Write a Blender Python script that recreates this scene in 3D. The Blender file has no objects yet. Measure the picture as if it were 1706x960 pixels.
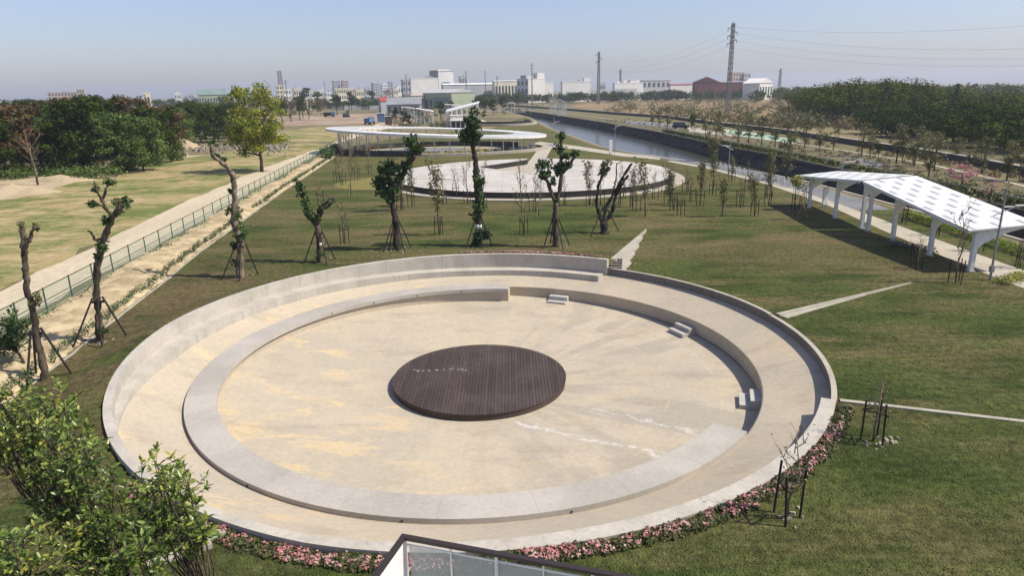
import bpy, math, random
import numpy as np
from mathutils import Vector, Matrix
from mathutils.geometry import delaunay_2d_cdt

S = bpy.context.scene
COL = S.collection
R = math.radians
rng = np.random.default_rng(7)
random.seed(11)

# ------------------------------------------------------------------ camera
FPX, PITCH, ROLL, H = 1136.23, 0.283, -0.0183, 11.2
cam = bpy.data.cameras.new('camera')
cam.sensor_width = 36.0
cam.lens = FPX / 1706 * 36.0
cam.clip_start = 0.1
cam.clip_end = 8000
co = bpy.data.objects.new('camera', cam)
COL.objects.link(co)
co.matrix_world = Matrix.Translation((0, 0, H)) @ Matrix.Rotation(math.pi/2 - PITCH, 4, 'X') @ Matrix.Rotation(ROLL, 4, 'Z')
S.camera = co

# ------------------------------------------------------------------ sky, sun, exposure
SUN_EL = 51.0
SUNV = Vector((1.0, -0.16, 0)).normalized()
W = bpy.data.worlds.new('World')
S.world = W
W.use_nodes = True
wn = W.node_tree.nodes
bg = wn['Background']
sky = wn.new('ShaderNodeTexSky')
sky.sky_type = 'NISHITA'
sky.sun_disc = False
sky.sun_elevation = R(SUN_EL)
sky.sun_rotation = math.atan2(SUNV.x, SUNV.y)
sky.altitude = 0
sky.air_density = 1.15
sky.dust_density = 0.9
sky.ozone_density = 6.0
tint = wn.new('ShaderNodeMix')
tint.data_type = 'RGBA'; tint.blend_type = 'MULTIPLY'; tint.inputs[0].default_value = 1.0
tint.inputs[7].default_value = (1.04, 0.96, 1.10, 1)
W.node_tree.links.new(sky.outputs[0], tint.inputs[6])
soft = wn.new('ShaderNodeHueSaturation')
soft.inputs['Saturation'].default_value = 0.82
W.node_tree.links.new(tint.outputs[2], soft.inputs['Color'])
W.node_tree.links.new(soft.outputs[0], bg.inputs[0])
bg.inputs[1].default_value = 0.10
sl = bpy.data.lights.new('sun', 'SUN')
sl.energy = 4.6
sl.angle = R(0.6)
sl.color = (1.0, 0.93, 0.80)
so = bpy.data.objects.new('sun', sl)
COL.objects.link(so)
sdir = Vector((SUNV.x*math.cos(R(SUN_EL)), SUNV.y*math.cos(R(SUN_EL)), math.sin(R(SUN_EL))))
so.rotation_euler = sdir.to_track_quat('Z', 'Y').to_euler()
so.location = (60, -20, 60)
S.view_settings.view_transform = 'Standard'
S.view_settings.look = 'None'
S.view_settings.exposure = 0.42
S.view_settings.gamma = 1.0
S.view_settings.use_curve_mapping = False
S.render.engine = 'CYCLES'
S.cycles.use_denoising = True
S.cycles.max_bounces = 6
S.cycles.transparent_max_bounces = 12
S.cycles.volume_bounces = 0

# ------------------------------------------------------------------ survey helpers (photo pixel -> place on the ground)
cp, sp = math.cos(PITCH), math.sin(PITCH)
cr, sr = math.cos(ROLL), math.sin(ROLL)
def ray(px, py):
    x, y = px - 853, py - 480
    x, y = cr*x + sr*y, -sr*x + cr*y
    return Vector((x/FPX, cp - (y/FPX)*sp, -sp - (y/FPX)*cp))
def at(px, py, z=0.0):
    d = ray(px, py)
    t = (z - H)/d.z
    return Vector((d.x*t, d.y*t, z))
def hp(px, py, Y):
    d = ray(px, py)
    t = Y/d.y
    return Vector((d.x*t, Y, H + d.z*t))
def pr(P):
    Z = P[2] - H
    d = P[1]*cp - Z*sp
    u = P[1]*sp + Z*cp
    x, y = FPX*P[0]/d, -FPX*u/d
    return 853 + cr*x - sr*y, 480 + sr*x + cr*y
ORD = ['first','second','third','fourth','fifth','sixth','seventh','eighth','ninth','tenth','eleventh','twelfth','thirteenth','fourteenth','fifteenth','sixteenth','seventeenth','eighteenth','nineteenth','twentieth']
def ordw(i):
    if i < 20: return ORD[i]
    t = {2:'twenty',3:'thirty',4:'forty',5:'fifty'}[(i+1)//10]
    return t + '-' + ORD[(i+1) % 10 - 1] if (i+1) % 10 else {2:'twentieth',3:'thirtieth',4:'fortieth',5:'fiftieth'}[(i+1)//10]

# ------------------------------------------------------------------ object helpers
def tag(o, label=None, cat=None, group=None, kind=None):
    if label: o['label'] = label
    if cat: o['category'] = cat
    if group: o['group'] = group
    if kind: o['kind'] = kind
    return o
def empty(name, loc=(0, 0, 0), rz=0.0, label=None, cat=None, group=None):
    o = bpy.data.objects.new(name, None)
    o.empty_display_size = 0.2
    o.location = loc
    o.rotation_euler = (0, 0, rz)
    COL.objects.link(o)
    return tag(o, label, cat, group)
def link(name, me, mat=None, parent=None, loc=None):
    o = bpy.data.objects.new(name, me)
    COL.objects.link(o)
    if mat is not None and not me.materials: me.materials.append(mat)
    if parent is not None: o.parent = parent
    if loc is not None: o.location = loc
    return o
def copy_tree(o, parent=None):
    c = o.copy()
    COL.objects.link(c)
    c.parent = parent
    for ch in o.children: copy_tree(ch, c)
    return c
def npmesh(name, V, F, mat=None, smooth=False):
    V = np.asarray(V, dtype=np.float32)
    F = np.asarray(F, dtype=np.int32)
    me = bpy.data.meshes.new(name)
    k = F.shape[1]
    me.vertices.add(len(V)); me.vertices.foreach_set('co', V.ravel())
    me.loops.add(F.size); me.loops.foreach_set('vertex_index', F.ravel())
    me.polygons.add(len(F))
    me.polygons.foreach_set('loop_start', np.arange(0, F.size, k, dtype=np.int32))
    me.update(calc_edges=True)
    me.validate()
    if smooth: me.polygons.foreach_set('use_smooth', np.ones(len(me.polygons), dtype=bool))
    if mat is not None: me.materials.append(mat)
    return me
class MB:
    def __init__(s): s.v = []; s.f = []
    def box(s, x0, x1, y0, y1, z0, z1, rot=0.0, org=(0, 0, 0)):
        b = len(s.v); c, n = math.cos(rot), math.sin(rot)
        for z in (z0, z1):
            for x, y in ((x0, y0), (x1, y0), (x1, y1), (x0, y1)):
                s.v.append((org[0] + c*x - n*y, org[1] + n*x + c*y, org[2] + z))
        for q in ((3, 2, 1, 0), (4, 5, 6, 7), (0, 1, 5, 4), (1, 2, 6, 5), (2, 3, 7, 6), (3, 0, 4, 7)):
            s.f.append(tuple(b + i for i in q))
        return s
    def tube(s, pts, rad, seg=7, cap=True):
        pts = [Vector(p) for p in pts]
        if not hasattr(rad, '__len__'): rad = [rad]*len(pts)
        b = len(s.v); n = len(pts)
        ref = Vector((0.31, 0.92, 0.17)).normalized()
        for i, p in enumerate(pts):
            t = (pts[min(i+1, n-1)] - pts[max(i-1, 0)])
            t = t.normalized() if t.length > 1e-9 else Vector((0, 0, 1))
            a = t.cross(ref)
            if a.length < 0.1: a = t.cross(Vector((1, 0, 0)))
            a.normalize(); c = t.cross(a)
            for k in range(seg):
                th = 2*math.pi*k/seg
                s.v.append(tuple(p + (a*math.cos(th) + c*math.sin(th))*rad[i]))
        for i in range(n-1):
            for k in range(seg):
                k2 = (k+1) % seg
                s.f.append((b+i*seg+k, b+i*seg+k2, b+(i+1)*seg+k2, b+(i+1)*seg+k))
        if cap:
            s.f.append(tuple(b+k for k in reversed(range(seg))))
            s.f.append(tuple(b+(n-1)*seg+k for k in range(seg)))
        return s
    def prism(s, poly, z0, z1):
        b = len(s.v); n = len(poly)
        for p in poly: s.v.append((p[0], p[1], z0 if not callable(z0) else z0(p)))
        for p in poly: s.v.append((p[0], p[1], z1 if not callable(z1) else z1(p)))
        s.f.append(tuple(b+i for i in reversed(range(n))))
        s.f.append(tuple(b+n+i for i in range(n)))
        for i in range(n):
            j = (i+1) % n
            s.f.append((b+i, b+j, b+n+j, b+n+i))
        return s
    def quadprism(s, a, b_, c, d, th):
        # slab under the quad a b c d (top), thickness th
        b = len(s.v)
        for p in (a, b_, c, d): s.v.append((p[0], p[1], p[2]-th))
        for p in (a, b_, c, d): s.v.append(tuple(p))
        for q in ((3, 2, 1, 0), (4, 5, 6, 7), (0, 1, 5, 4), (1, 2, 6, 5), (2, 3, 7, 6), (3, 0, 4, 7)):
            s.f.append(tuple(b + i for i in q))
        return s
    def sector(s, r0, r1, a0, a1, z0, z1, n, c=(0, 0)):
        # ring sector solid; z0/z1 functions of (r, angle) or numbers
        g = lambda z, r, a: z(r, a) if callable(z) else z
        b = len(s.v); full = abs(a1-a0) >= 359.99
        m = n if full else n+1
        for i in range(m):
            a = R(a0 + (a1-a0)*i/n); ca, sa = math.cos(a), math.sin(a); ad = math.degrees(a)
            ra = r0(ad) if callable(r0) else r0
            for r, z in ((ra, z0), (r1, z0), (r1, z1), (ra, z1)):
                s.v.append((c[0]+r*ca, c[1]+r*sa, g(z, r, ad)))
        for i in range(n):
            p, q = b+4*i, b+4*((i+1) % m)
            for k in range(4):
                k2 = (k+1) % 4
                s.f.append((p+k, p+k2, q+k2, q+k))
        if not full:
            s.f.append((b+3, b+2, b+1, b)); e = b+4*n
            s.f.append((e, e+1, e+2, e+3))
        return s
    def mesh(s, name, mat=None, smooth=False):
        me = bpy.data.meshes.new(name)
        me.from_pydata(s.v, [], s.f)
        me.update()
        if smooth:
            for p in me.polygons: p.use_smooth = True
        if mat is not None: me.materials.append(mat)
        return me
    def build(s, name, mat, parent=None, smooth=False, loc=None):
        return link(name, s.mesh(name, mat, smooth), None, parent, loc)

# ------------------------------------------------------------------ materials
class NT:
    def __init__(s, name):
        s.m = bpy.data.materials.new(name); s.m.use_nodes = True
        s.t = s.m.node_tree; s.n = s.t.nodes; s.p = s.n['Principled BSDF']; s.out = s.n['Material Output']
    def new(s, k, **kw):
        n = s.n.new(k)
        for a, b in kw.items(): setattr(n, a, b)
        return n
    def set(s, sock, v):
        if hasattr(v, 'is_output') or isinstance(v, bpy.types.NodeSocket): s.t.links.new(v, sock)
        elif isinstance(v, (tuple, list)) and len(v) == 3 and sock.type == 'RGBA': sock.default_value = (*v, 1)
        else: sock.default_value = v
    def math(s, op, a, b=0.0, clamp=False):
        n = s.new('ShaderNodeMath', operation=op, use_clamp=clamp); s.set(n.inputs[0], a); s.set(n.inputs[1], b); return n.outputs[0]
    def pos(s): return s.new('ShaderNodeNewGeometry').outputs['Position']
    def vmap(s, v, scale=(1, 1, 1), loc=(0, 0, 0), rz=0.0):
        n = s.new('ShaderNodeMapping'); s.set(n.inputs[0], v); n.inputs['Scale'].default_value = scale; n.inputs['Location'].default_value = loc; n.inputs['Rotation'].default_value = (0, 0, rz); return n.outputs[0]
    def noise(s, v, scale, detail=4.0, rough=0.55, dist=0.0):
        n = s.new('ShaderNodeTexNoise'); s.set(n.inputs['Vector'], v); n.inputs['Scale'].default_value = scale; n.inputs['Detail'].default_value = detail; n.inputs['Roughness'].default_value = rough; n.inputs['Distortion'].default_value = dist; return n.outputs[0]
    def ramp(s, fac, stops):
        n = s.new('ShaderNodeValToRGB'); s.set(n.inputs[0], fac); e = n.color_ramp.elements
        while len(e) < len(stops): e.new(0.5)
        for el, (p, c) in zip(e, stops): el.position = p; el.color = (*c, 1) if len(c) == 3 else c
        return n.outputs[0]
    def step(s, fac, lo, hi):
        n = s.new('ShaderNodeMapRange', interpolation_type='SMOOTHSTEP'); s.set(n.inputs[0], fac); n.inputs[1].default_value = lo; n.inputs[2].default_value = hi; return n.outputs[0]
    def mix(s, f, a, b, blend='MIX'):
        n = s.new('ShaderNodeMix', data_type='RGBA', blend_type=blend); s.set(n.inputs[0], f); s.set(n.inputs[6], a); s.set(n.inputs[7], b); return n.outputs[2]
    def bump(s, h, strength, dist=0.05):
        n = s.new('ShaderNodeBump'); n.inputs['Strength'].default_value = strength; n.inputs['Distance'].default_value = dist; s.set(n.inputs['Height'], h); s.t.links.new(n.outputs[0], s.p.inputs['Normal'])
    def fin(s, col, rough=0.85, spec=0.3, metal=0.0):
        s.set(s.p.inputs['Base Color'], col); s.set(s.p.inputs['Roughness'], rough); s.p.inputs['Specular IOR Level'].default_value = spec; s.p.inputs['Metallic'].default_value = metal; return s.m
def pmat(name, a, b, scale=1.0, rough=0.85, bump=0.0, bscale=None, spec=0.3, metal=0.0, lo=0.35, hi=0.65, stretch=(1, 1, 1), detail=5.0, fine=0.12):
    t = NT(name); P = t.vmap(t.pos(), stretch)
    f = t.step(t.noise(P, scale, detail), lo, hi)
    c = t.mix(f, a, b)
    if fine:
        g = t.noise(P, scale*9, 3.0)
        c = t.mix(1.0, c, t.ramp(g, [(0.3, (1-fine*2,)*3), (0.7, (1.0,)*3)]), 'MULTIPLY')
    if bump: t.bump(t.noise(P, bscale or scale*6, 5.0), bump, 0.03)
    return t.fin(c, rough, spec, metal)
def leafmat(name, cols, trans=0.35, rough=0.5, gloss=0.25, nscale=0.35):
    t = NT(name); g = t.new('ShaderNodeNewGeometry')
    big = t.noise(g.outputs['Position'], nscale, 2.0)
    f = t.math('ADD', t.math('MULTIPLY', g.outputs['Random Per Island'], 0.65), t.math('MULTIPLY', t.step(big, 0.3, 0.7), 0.35))
    n = len(cols)
    c = t.ramp(f, [(0.08 + 0.84*i/(n-1), cc) for i, cc in enumerate(cols)])
    t.fin(c, rough, gloss)
    tr = t.new('ShaderNodeBsdfTranslucent'); t.set(tr.inputs[0], c)
    mx = t.new('ShaderNodeMixShader'); mx.inputs[0].default_value = trans
    t.t.links.new(t.p.outputs[0], mx.inputs[1]); t.t.links.new(tr.outputs[0], mx.inputs[2]); t.t.links.new(mx.outputs[0], t.out.inputs[0])
    return t.m

AC = Vector((-1.595, 29.59, 0))      # centre of the round amphitheatre
def lawn_material():
    t = NT('lawn grass'); P = t.pos()
    st = t.vmap(P, (0.55, 1.0, 1.0), rz=0.08)
    g = t.mix(t.step(t.noise(st, 0.32, 5), 0.36, 0.62), (0.052, 0.079, 0.017), (0.112, 0.135, 0.036))
    dry = t.step(t.noise(t.vmap(P, (0.4, 1.1, 1.0), (13, 5, 0), 0.1), 0.21, 8, 0.70), 0.47, 0.64)
    sy = t.new('ShaderNodeSeparateXYZ'); t.set(sy.inputs[0], P)
    c = t.mix(t.math('MULTIPLY', dry, t.math('ADD', 0.46, t.math('MULTIPLY', t.step(sy.outputs[1], 19.0, 32.0), 0.44))), g, (0.215, 0.168, 0.080))
    worn = t.step(t.noise(t.vmap(P, (0.6, 1.0, 1), (41, 8, 0)), 0.10, 8, 0.68), 0.46, 0.60)
    c = t.mix(t.math('MULTIPLY', worn, t.math('MULTIPLY', t.step(sy.outputs[1], 16.0, 30.0), 0.6)), c, (0.20, 0.155, 0.078))
    # dry brown soil band close to the outer side of the amphitheatre and along the sand strip
    sx = t.new('ShaderNodeSeparateXYZ'); t.set(sx.inputs[0], P)
    far = t.math('MULTIPLY', t.step(sx.outputs[1], 44.0, 120.0), 0.35)
    c = t.mix(far, c, (0.16, 0.15, 0.05))
    lf = t.math('MULTIPLY', t.step(t.math('MULTIPLY', sx.outputs[0], -1.0), 6.0, 19.0), t.step(t.math('MULTIPLY', sx.outputs[1], -1.0), -58.0, -40.0))
    lf = t.math('MULTIPLY', lf, t.step(t.noise(P, 0.55, 5), 0.35, 0.6))
    c = t.mix(t.math('MULTIPLY', lf, 0.85), c, (0.175, 0.128, 0.068))
    clump = t.noise(P, 3.4, 4, 0.65)
    c = t.mix(1.0, c, t.ramp(clump, [(0.28, (0.42,)*3), (0.70, (1.25,)*3)]), 'MULTIPLY')
    rows = t.noise(t.vmap(P, (0.22, 2.6, 1.0), rz=0.06), 1.3, 5, 0.65)
    c = t.mix(1.0, c, t.ramp(rows, [(0.3, (0.72,)*3), (0.7, (1.2,)*3)]), 'MULTIPLY')
    soil = t.step(t.noise(t.vmap(P, (0.7, 1.2, 1), (3, 17, 0)), 0.55, 7, 0.7), 0.66, 0.74)
    c = t.mix(t.math('MULTIPLY', soil, 0.7), c, (0.24, 0.185, 0.10))
    speck = t.step(t.noise(P, 7.5, 3, 0.6), 0.60, 0.72)
    c = t.mix(t.math('MULTIPLY', speck, 0.6), c, (0.22, 0.18, 0.085))
    t.bump(t.math('ADD', t.noise(P, 4.0, 5, 0.7), t.math('MULTIPLY', t.noise(P, 16.0, 3), 0.5)), 1.0, 0.16)
    return t.fin(c, 0.95, 0.1)
def bowl_material(name, a, b, c_, arcs=True):
    t = NT(name); P = t.pos()
    L = t.vmap(P, (1, 1, 1), (-AC.x, -AC.y, 0))
    sx = t.new('ShaderNodeSeparateXYZ'); t.set(sx.inputs[0], L)
    X, Y = sx.outputs[0], sx.outputs[1]
    rad = t.math('SQRT', t.math('ADD', t.math('MULTIPLY', X, X), t.math('MULTIPLY', Y, Y)))
    ang = t.math('ARCTAN2', Y, X)
    cb = t.new('ShaderNodeCombineXYZ'); t.set(cb.inputs[0], t.math('MULTIPLY', ang, 3.2)); t.set(cb.inputs[1], t.math('MULTIPLY', rad, 0.10))
    c = t.mix(t.step(t.noise(L, 0.16, 5, 0.6), 0.35, 0.65), a, b)
    # trowel strokes running out from the stage
    c = t.mix(t.math('MULTIPLY', t.step(t.noise(cb.outputs[0], 1.7, 3), 0.46, 0.60), t.math('ADD', 0.12, t.math('MULTIPLY', t.step(X, -1.0, 5.0), 0.62))), c, c_)
    blot = t.noise(t.vmap(L, (0.7, 1.5, 1)), 0.55, 8, 0.68, 0.4)
    left = t.math('ADD', 0.35, t.math('MULTIPLY', t.step(t.math('MULTIPLY', X, -1.0), -2.0, 5.0), 0.65))
    zone = t.step(t.noise(t.vmap(L, (1, 1, 1), (31, 7, 0)), 0.22, 3), 0.45, 0.62)
    c = t.mix(t.math('MULTIPLY', t.math('MULTIPLY', t.step(blot, 0.54, 0.565), left), t.math('MULTIPLY', zone, 0.85)), c, (a[0]*1.16, a[1]*1.07, a[2]*0.88))
    c = t.mix(t.math('MULTIPLY', t.step(t.noise(L, 1.1, 8, 0.72), 0.50, 0.72), 0.28), c, (a[0]*0.80, a[1]*0.80, a[2]*0.82))
    dk = t.noise(t.vmap(L, (0.6, 1.7, 1), (4, 9, 0)), 0.42, 7, 0.65)
    c = t.mix(t.math('MULTIPLY', t.step(dk, 0.52, 0.66), 0.40), c, (a[0]*0.62, a[1]*0.62, a[2]*0.62))
    if arcs:
        right = t.step(X, 2.0, 6.0)
        for rr in (8.7, 10.9):
            l = t.math('SUBTRACT', 1.0, t.step(t.math('ABSOLUTE', t.math('SUBTRACT', rad, rr)), 0.02, 0.07))
            c = t.mix(t.math('MULTIPLY', t.math('MULTIPLY', l, t.math('MULTIPLY', right, t.step(t.noise(L, 0.7, 4), 0.38, 0.62))), 0.38), c, (a[0]*1.25, a[1]*1.22, a[2]*1.12))
        # pale lime weeping out of cracks on the near right of the stage
        for (x1, y1, x2, y2, wd, sd) in ((1.2, -3.9, 8.4, -8.3, 0.16, 1.0), (4.2, -2.6, 9.3, -6.3, 0.09, 5.0)):
            ux, uy = x2-x1, y2-y1; ln = math.hypot(ux, uy); ux, uy = ux/ln, uy/ln
            dx, dy = t.math('SUBTRACT', X, x1), t.math('SUBTRACT', Y, y1)
            al = t.math('ADD', t.math('MULTIPLY', dx, ux), t.math('MULTIPLY', dy, uy))
            ac = t.math('ADD', t.math('MULTIPLY', dx, -uy), t.math('MULTIPLY', dy, ux))
            wob = t.math('MULTIPLY', t.math('SUBTRACT', t.noise(t.vmap(L, (1, 1, 1), (sd, 0, 0)), 1.1, 9, 0.72), 0.5), 1.9)
            d = t.math('ABSOLUTE', t.math('ADD', ac, wob))
            msk = t.math('MULTIPLY', t.step(al, 0.0, 0.8), t.step(t.math('MULTIPLY', al, -1.0), -ln, -ln+1.0))
            wet = t.math('MULTIPLY', t.math('SUBTRACT', 1.0, t.step(d, 0.1, 0.9)), msk)
            c = t.mix(t.math('MULTIPLY', wet, 0.35), c, (0.33, 0.30, 0.26))
            lime = t.math('MULTIPLY', t.math('SUBTRACT', 1.0, t.step(d, wd*0.4, wd*1.6)), t.math('MULTIPLY', msk, t.step(t.noise(L, 3.4, 7, 0.7), 0.42, 0.60)))
            c = t.mix(t.math('MULTIPLY', lime, 0.65), c, (0.62, 0.60, 0.56))
    fine = t.noise(L, 5.0, 6, 0.7)
    c = t.mix(1.0, c, t.ramp(fine, [(0.3, (0.86,)*3), (0.7, (1.05,)*3)]), 'MULTIPLY')
    t.bump(t.noise(L, 7.0, 5), 0.08, 0.02)
    return t.fin(c, 0.8, 0.25)
def concrete(name, a, streak=0.35, sc=0.7, joints=0):
    t = NT(name); P = t.pos()
    c = t.mix(t.step(t.noise(P, sc, 6, 0.6), 0.35, 0.65), a, tuple(x*0.82 for x in a))
    dr = t.noise(t.vmap(P, (3.5, 3.5, 0.25)), 1.4, 5, 0.6)
    c = t.mix(t.math('MULTIPLY', t.step(dr, 0.52, 0.72), streak), c, tuple(x*0.48 for x in a))
    f = t.noise(P, 9.0, 5, 0.7)
    c = t.mix(1.0, c, t.ramp(f, [(0.3, (0.86,)*3), (0.7, (1.06,)*3)]), 'MULTIPLY')
    if joints:      # pour joints and blotchy repairs round the amphitheatre
        L = t.vmap(P, (1, 1, 1), (-AC.x, -AC.y, 0)); sx = t.new('ShaderNodeSeparateXYZ'); t.set(sx.inputs[0], L)
        an = t.math('MULTIPLY', t.math('ADD', t.math('ARCTAN2', sx.outputs[1], sx.outputs[0]), 3.2), joints/6.2832)
        fr = t.math('ABSOLUTE', t.math('SUBTRACT', t.math('FRACT', an), 0.5))
        c = t.mix(t.math('MULTIPLY', t.math('SUBTRACT', 1.0, t.step(fr, 0.003, 0.010)), 0.2), c, tuple(x*0.4 for x in a))
        cell = t.new('ShaderNodeTexWhiteNoise', noise_dimensions='1D'); t.set(cell.inputs['W'], t.math('FLOOR', t.math('ADD', an, 0.5)))
        c = t.mix(1.0, c, t.ramp(cell.outputs['Value'], [(0, (0.98,)*3), (1, (1.02,)*3)]), 'MULTIPLY')
        c = t.mix(t.math('MULTIPLY', t.step(t.noise(P, 1.6, 8, 0.72), 0.55, 0.72), 0.3), c, tuple(x*0.66 for x in a))
    t.bump(t.noise(P, 12, 4), 0.1, 0.02)
    return t.fin(c, 0.82, 0.25)
def field_material():
    t = NT('mown field'); P = t.pos()
    q = t.vmap(P, (0.6, 1.0, 1.0), rz=-0.5)
    c = t.mix(t.step(t.math('ADD', t.math('MULTIPLY', t.noise(q, 0.11, 9, 0.68), 0.6), t.math('MULTIPLY', t.noise(t.vmap(P, (1, 0.7, 1), (5, 5, 0)), 0.45, 9, 0.72), 0.4)), 0.43, 0.57), (0.125, 0.155, 0.042), (0.36, 0.275, 0.14))
    c = t.mix(t.math('MULTIPLY', t.step(t.noise(t.vmap(P, (0.4, 1.0, 1), (7, 3, 0), -0.5), 0.5, 8, 0.7), 0.50, 0.66), 0.7), c, (0.44, 0.35, 0.21))
    c = t.mix(1.0, c, t.ramp(t.noise(P, 2.2, 4, 0.7), [(0.3, (0.72,)*3), (0.7, (1.1,)*3)]), 'MULTIPLY')
    t.bump(t.noise(P, 3.0, 4), 0.5, 0.1)
    return t.fin(c, 0.95, 0.1)
def stone_top_material():
    t = NT('pale granite paving'); P = t.pos()
    c = t.mix(t.step(t.noise(P, 0.25, 5), 0.35, 0.65), (0.42, 0.385, 0.34), (0.49, 0.46, 0.41))
    st = t.noise(t.vmap(P, (0.22, 1.0, 1.0)), 0.75, 4, 0.5)
    c = t.mix(t.math('MULTIPLY', t.step(st, 0.66, 0.70), 0.75), c, (0.16, 0.14, 0.12))
    c = t.mix(t.math('MULTIPLY', t.step(t.noise(t.vmap(P, (0.3, 1, 1), (9, 2, 0)), 0.5, 5), 0.52, 0.66), 0.35), c, (0.36, 0.31, 0.26))
    sx = t.new('ShaderNodeSeparateXYZ'); t.set(sx.inputs[0], P)
    for k, ax in ((0.55, 0), (0.55, 1)):
        fr = t.math('ABSOLUTE', t.math('SUBTRACT', t.math('FRACT', t.math('MULTIPLY', sx.outputs[ax], k)), 0.5))
        c = t.mix(t.math('MULTIPLY', t.math('SUBTRACT', 1.0, t.step(fr, 0.01, 0.05)), 0.3), c, (0.2, 0.18, 0.16))
    return t.fin(c, 0.7, 0.3)
def water_material():
    t = NT('canal water'); P = t.pos()
    t.bump(t.noise(t.vmap(P, (1.0, 0.35, 1)), 1.2, 3), 0.10, 0.05)
    return t.fin((0.045, 0.045, 0.034), 0.16, 0.12)
def mesh_panel_material():
    t = NT('green wire mesh'); P = t.pos()
    t.fin((0.17, 0.27, 0.20), 0.7, 0.2)
    tr = t.new('ShaderNodeBsdfTransparent'); mx = t.new('ShaderNodeMixShader')
    sx = t.new('ShaderNodeSeparateXYZ'); t.set(sx.inputs[0], P)
    a = t.math('FRACT', t.math('MULTIPLY', sx.outputs[1], 14.0)); b = t.math('FRACT', t.math('MULTIPLY', sx.outputs[2], 14.0))
    wire = t.math('MAXIMUM', t.math('LESS_THAN', a, 0.14), t.math('LESS_THAN', b, 0.14))
    t.set(mx.inputs[0], wire); t.t.links.new(tr.outputs[0], mx.inputs[1]); t.t.links.new(t.p.outputs[0], mx.inputs[2]); t.t.links.new(mx.outputs[0], t.out.inputs[0])
    return t.m
def glass_material():
    t = NT('railing glass'); t.fin((0.55, 0.60, 0.60), 0.05, 0.5)
    tr = t.new('ShaderNodeBsdfTransparent'); tr.inputs[0].default_value = (0.86, 0.88, 0.87, 1); mx = t.new('ShaderNodeMixShader'); mx.inputs[0].default_value = 0.38
    t.t.links.new(tr.outputs[0], mx.inputs[1]); t.t.links.new(t.p.outputs[0], mx.inputs[2]); t.t.links.new(mx.outputs[0], t.out.inputs[0])
    return t.m
m = {}
m['lawn'] = lawn_material()
m['bowl'] = bowl_material('bowl concrete', (0.465, 0.395, 0.295), (0.405, 0.352, 0.272), (0.33, 0.295, 0.235))
m['ring'] = bowl_material('terrace concrete', (0.46, 0.388, 0.290), (0.405, 0.35, 0.27), (0.40, 0.35, 0.272), False)
m['seat'] = concrete('smooth grey screed', (0.43, 0.395, 0.350), 0.06, 0.3, 26)
m['wall'] = concrete('wall concrete', (0.47, 0.43, 0.37), 0.4, 0.7, 44)
m['shadewall'] = concrete('streaked shade-darkened drop wall concrete', (0.19, 0.175, 0.150), 0.5, 0.7, 30)  # base colour darkened: shade of sun-averted walls and risers put into it
m['step'] = concrete('pale step concrete', (0.50, 0.47, 0.42), 0.15)
m['curb'] = concrete('kerb concrete', (0.41, 0.37, 0.30), 0.3)
m['field'] = field_material()
m['stone_top'] = stone_top_material()
m['water'] = water_material()
m['netting'] = mesh_panel_material()
m['glass'] = glass_material()
m['sandroad'] = pmat('sandy track', (0.56, 0.47, 0.33), (0.50, 0.42, 0.295), 0.35, bump=0.25, bscale=3.0, stretch=(1, 0.4, 1))
m['sand'] = pmat('bare sand', (0.56, 0.45, 0.275), (0.34, 0.26, 0.15), 0.9, bump=1.0, bscale=3.0, detail=9)
m['heap'] = pmat('sand heap', (0.48, 0.38, 0.24), (0.38, 0.30, 0.19), 0.4, bump=0.6, bscale=1.5)
m['ground'] = pmat('rough scrub ground', (0.13, 0.115, 0.05), (0.24, 0.185, 0.09), 0.03, bump=0.5, bscale=0.8, detail=9)
m['scrubfield'] = pmat('dry grass field', (0.30, 0.19, 0.09), (0.20, 0.16, 0.07), 0.03, bump=0.5, bscale=0.5, detail=9)
m['dirt'] = pmat('brown earth', (0.25, 0.165, 0.11), (0.40, 0.31, 0.22), 0.08, bump=0.5, bscale=0.8)
m['black'] = pmat('dark stone cladding', (0.022, 0.021, 0.020), (0.035, 0.033, 0.03), 1.0, 0.6)
m['darkbank'] = pmat('dark canal stone', (0.045, 0.042, 0.034), (0.085, 0.08, 0.062), 0.6, 0.9, 0.9, 1.2)
m['darkwall'] = pmat('weathered low wall', (0.05, 0.047, 0.042), (0.10, 0.09, 0.078), 0.5)
m['white'] = pmat('white paint', (0.78, 0.77, 0.74), (0.68, 0.67, 0.64), 0.5, 0.45, fine=0.07, detail=8)
m['cream'] = pmat('cream render', (0.72, 0.66, 0.52), (0.64, 0.58, 0.46), 0.05, fine=0.06)
m['offwhite'] = pmat('white render', (0.76, 0.74, 0.69), (0.68, 0.66, 0.62), 0.05, fine=0.06)
m['greyr'] = pmat('grey render', (0.46, 0.46, 0.46), (0.39, 0.40, 0.41), 0.06, fine=0.06)
m['pinkr'] = pmat('pink tiled facade', (0.46, 0.36, 0.33), (0.40, 0.32, 0.30), 0.06, fine=0.06)
m['greenr'] = pmat('pale green sheet metal', (0.36, 0.40, 0.28), (0.31, 0.35, 0.25), 0.06, 0.5, fine=0.06)
m['greengrey'] = pmat('grey green sheet metal', (0.20, 0.27, 0.23), (0.16, 0.22, 0.19), 0.08, 0.5, fine=0.06)
m['greyroof'] = pmat('grey roof sheet', (0.24, 0.25, 0.26), (0.30, 0.30, 0.30), 0.08, 0.5, fine=0.06)
m['redroof'] = pmat('red roof sheet', (0.42, 0.075, 0.05), (0.34, 0.06, 0.045), 0.1, 0.5, fine=0.06)
m['maroon'] = pmat('maroon cladding', (0.10, 0.024, 0.022), (0.075, 0.02, 0.02), 0.1, 0.6, fine=0.06)
m['window'] = NT('window glass').fin((0.06, 0.075, 0.09), 0.15, 0.5)
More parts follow.
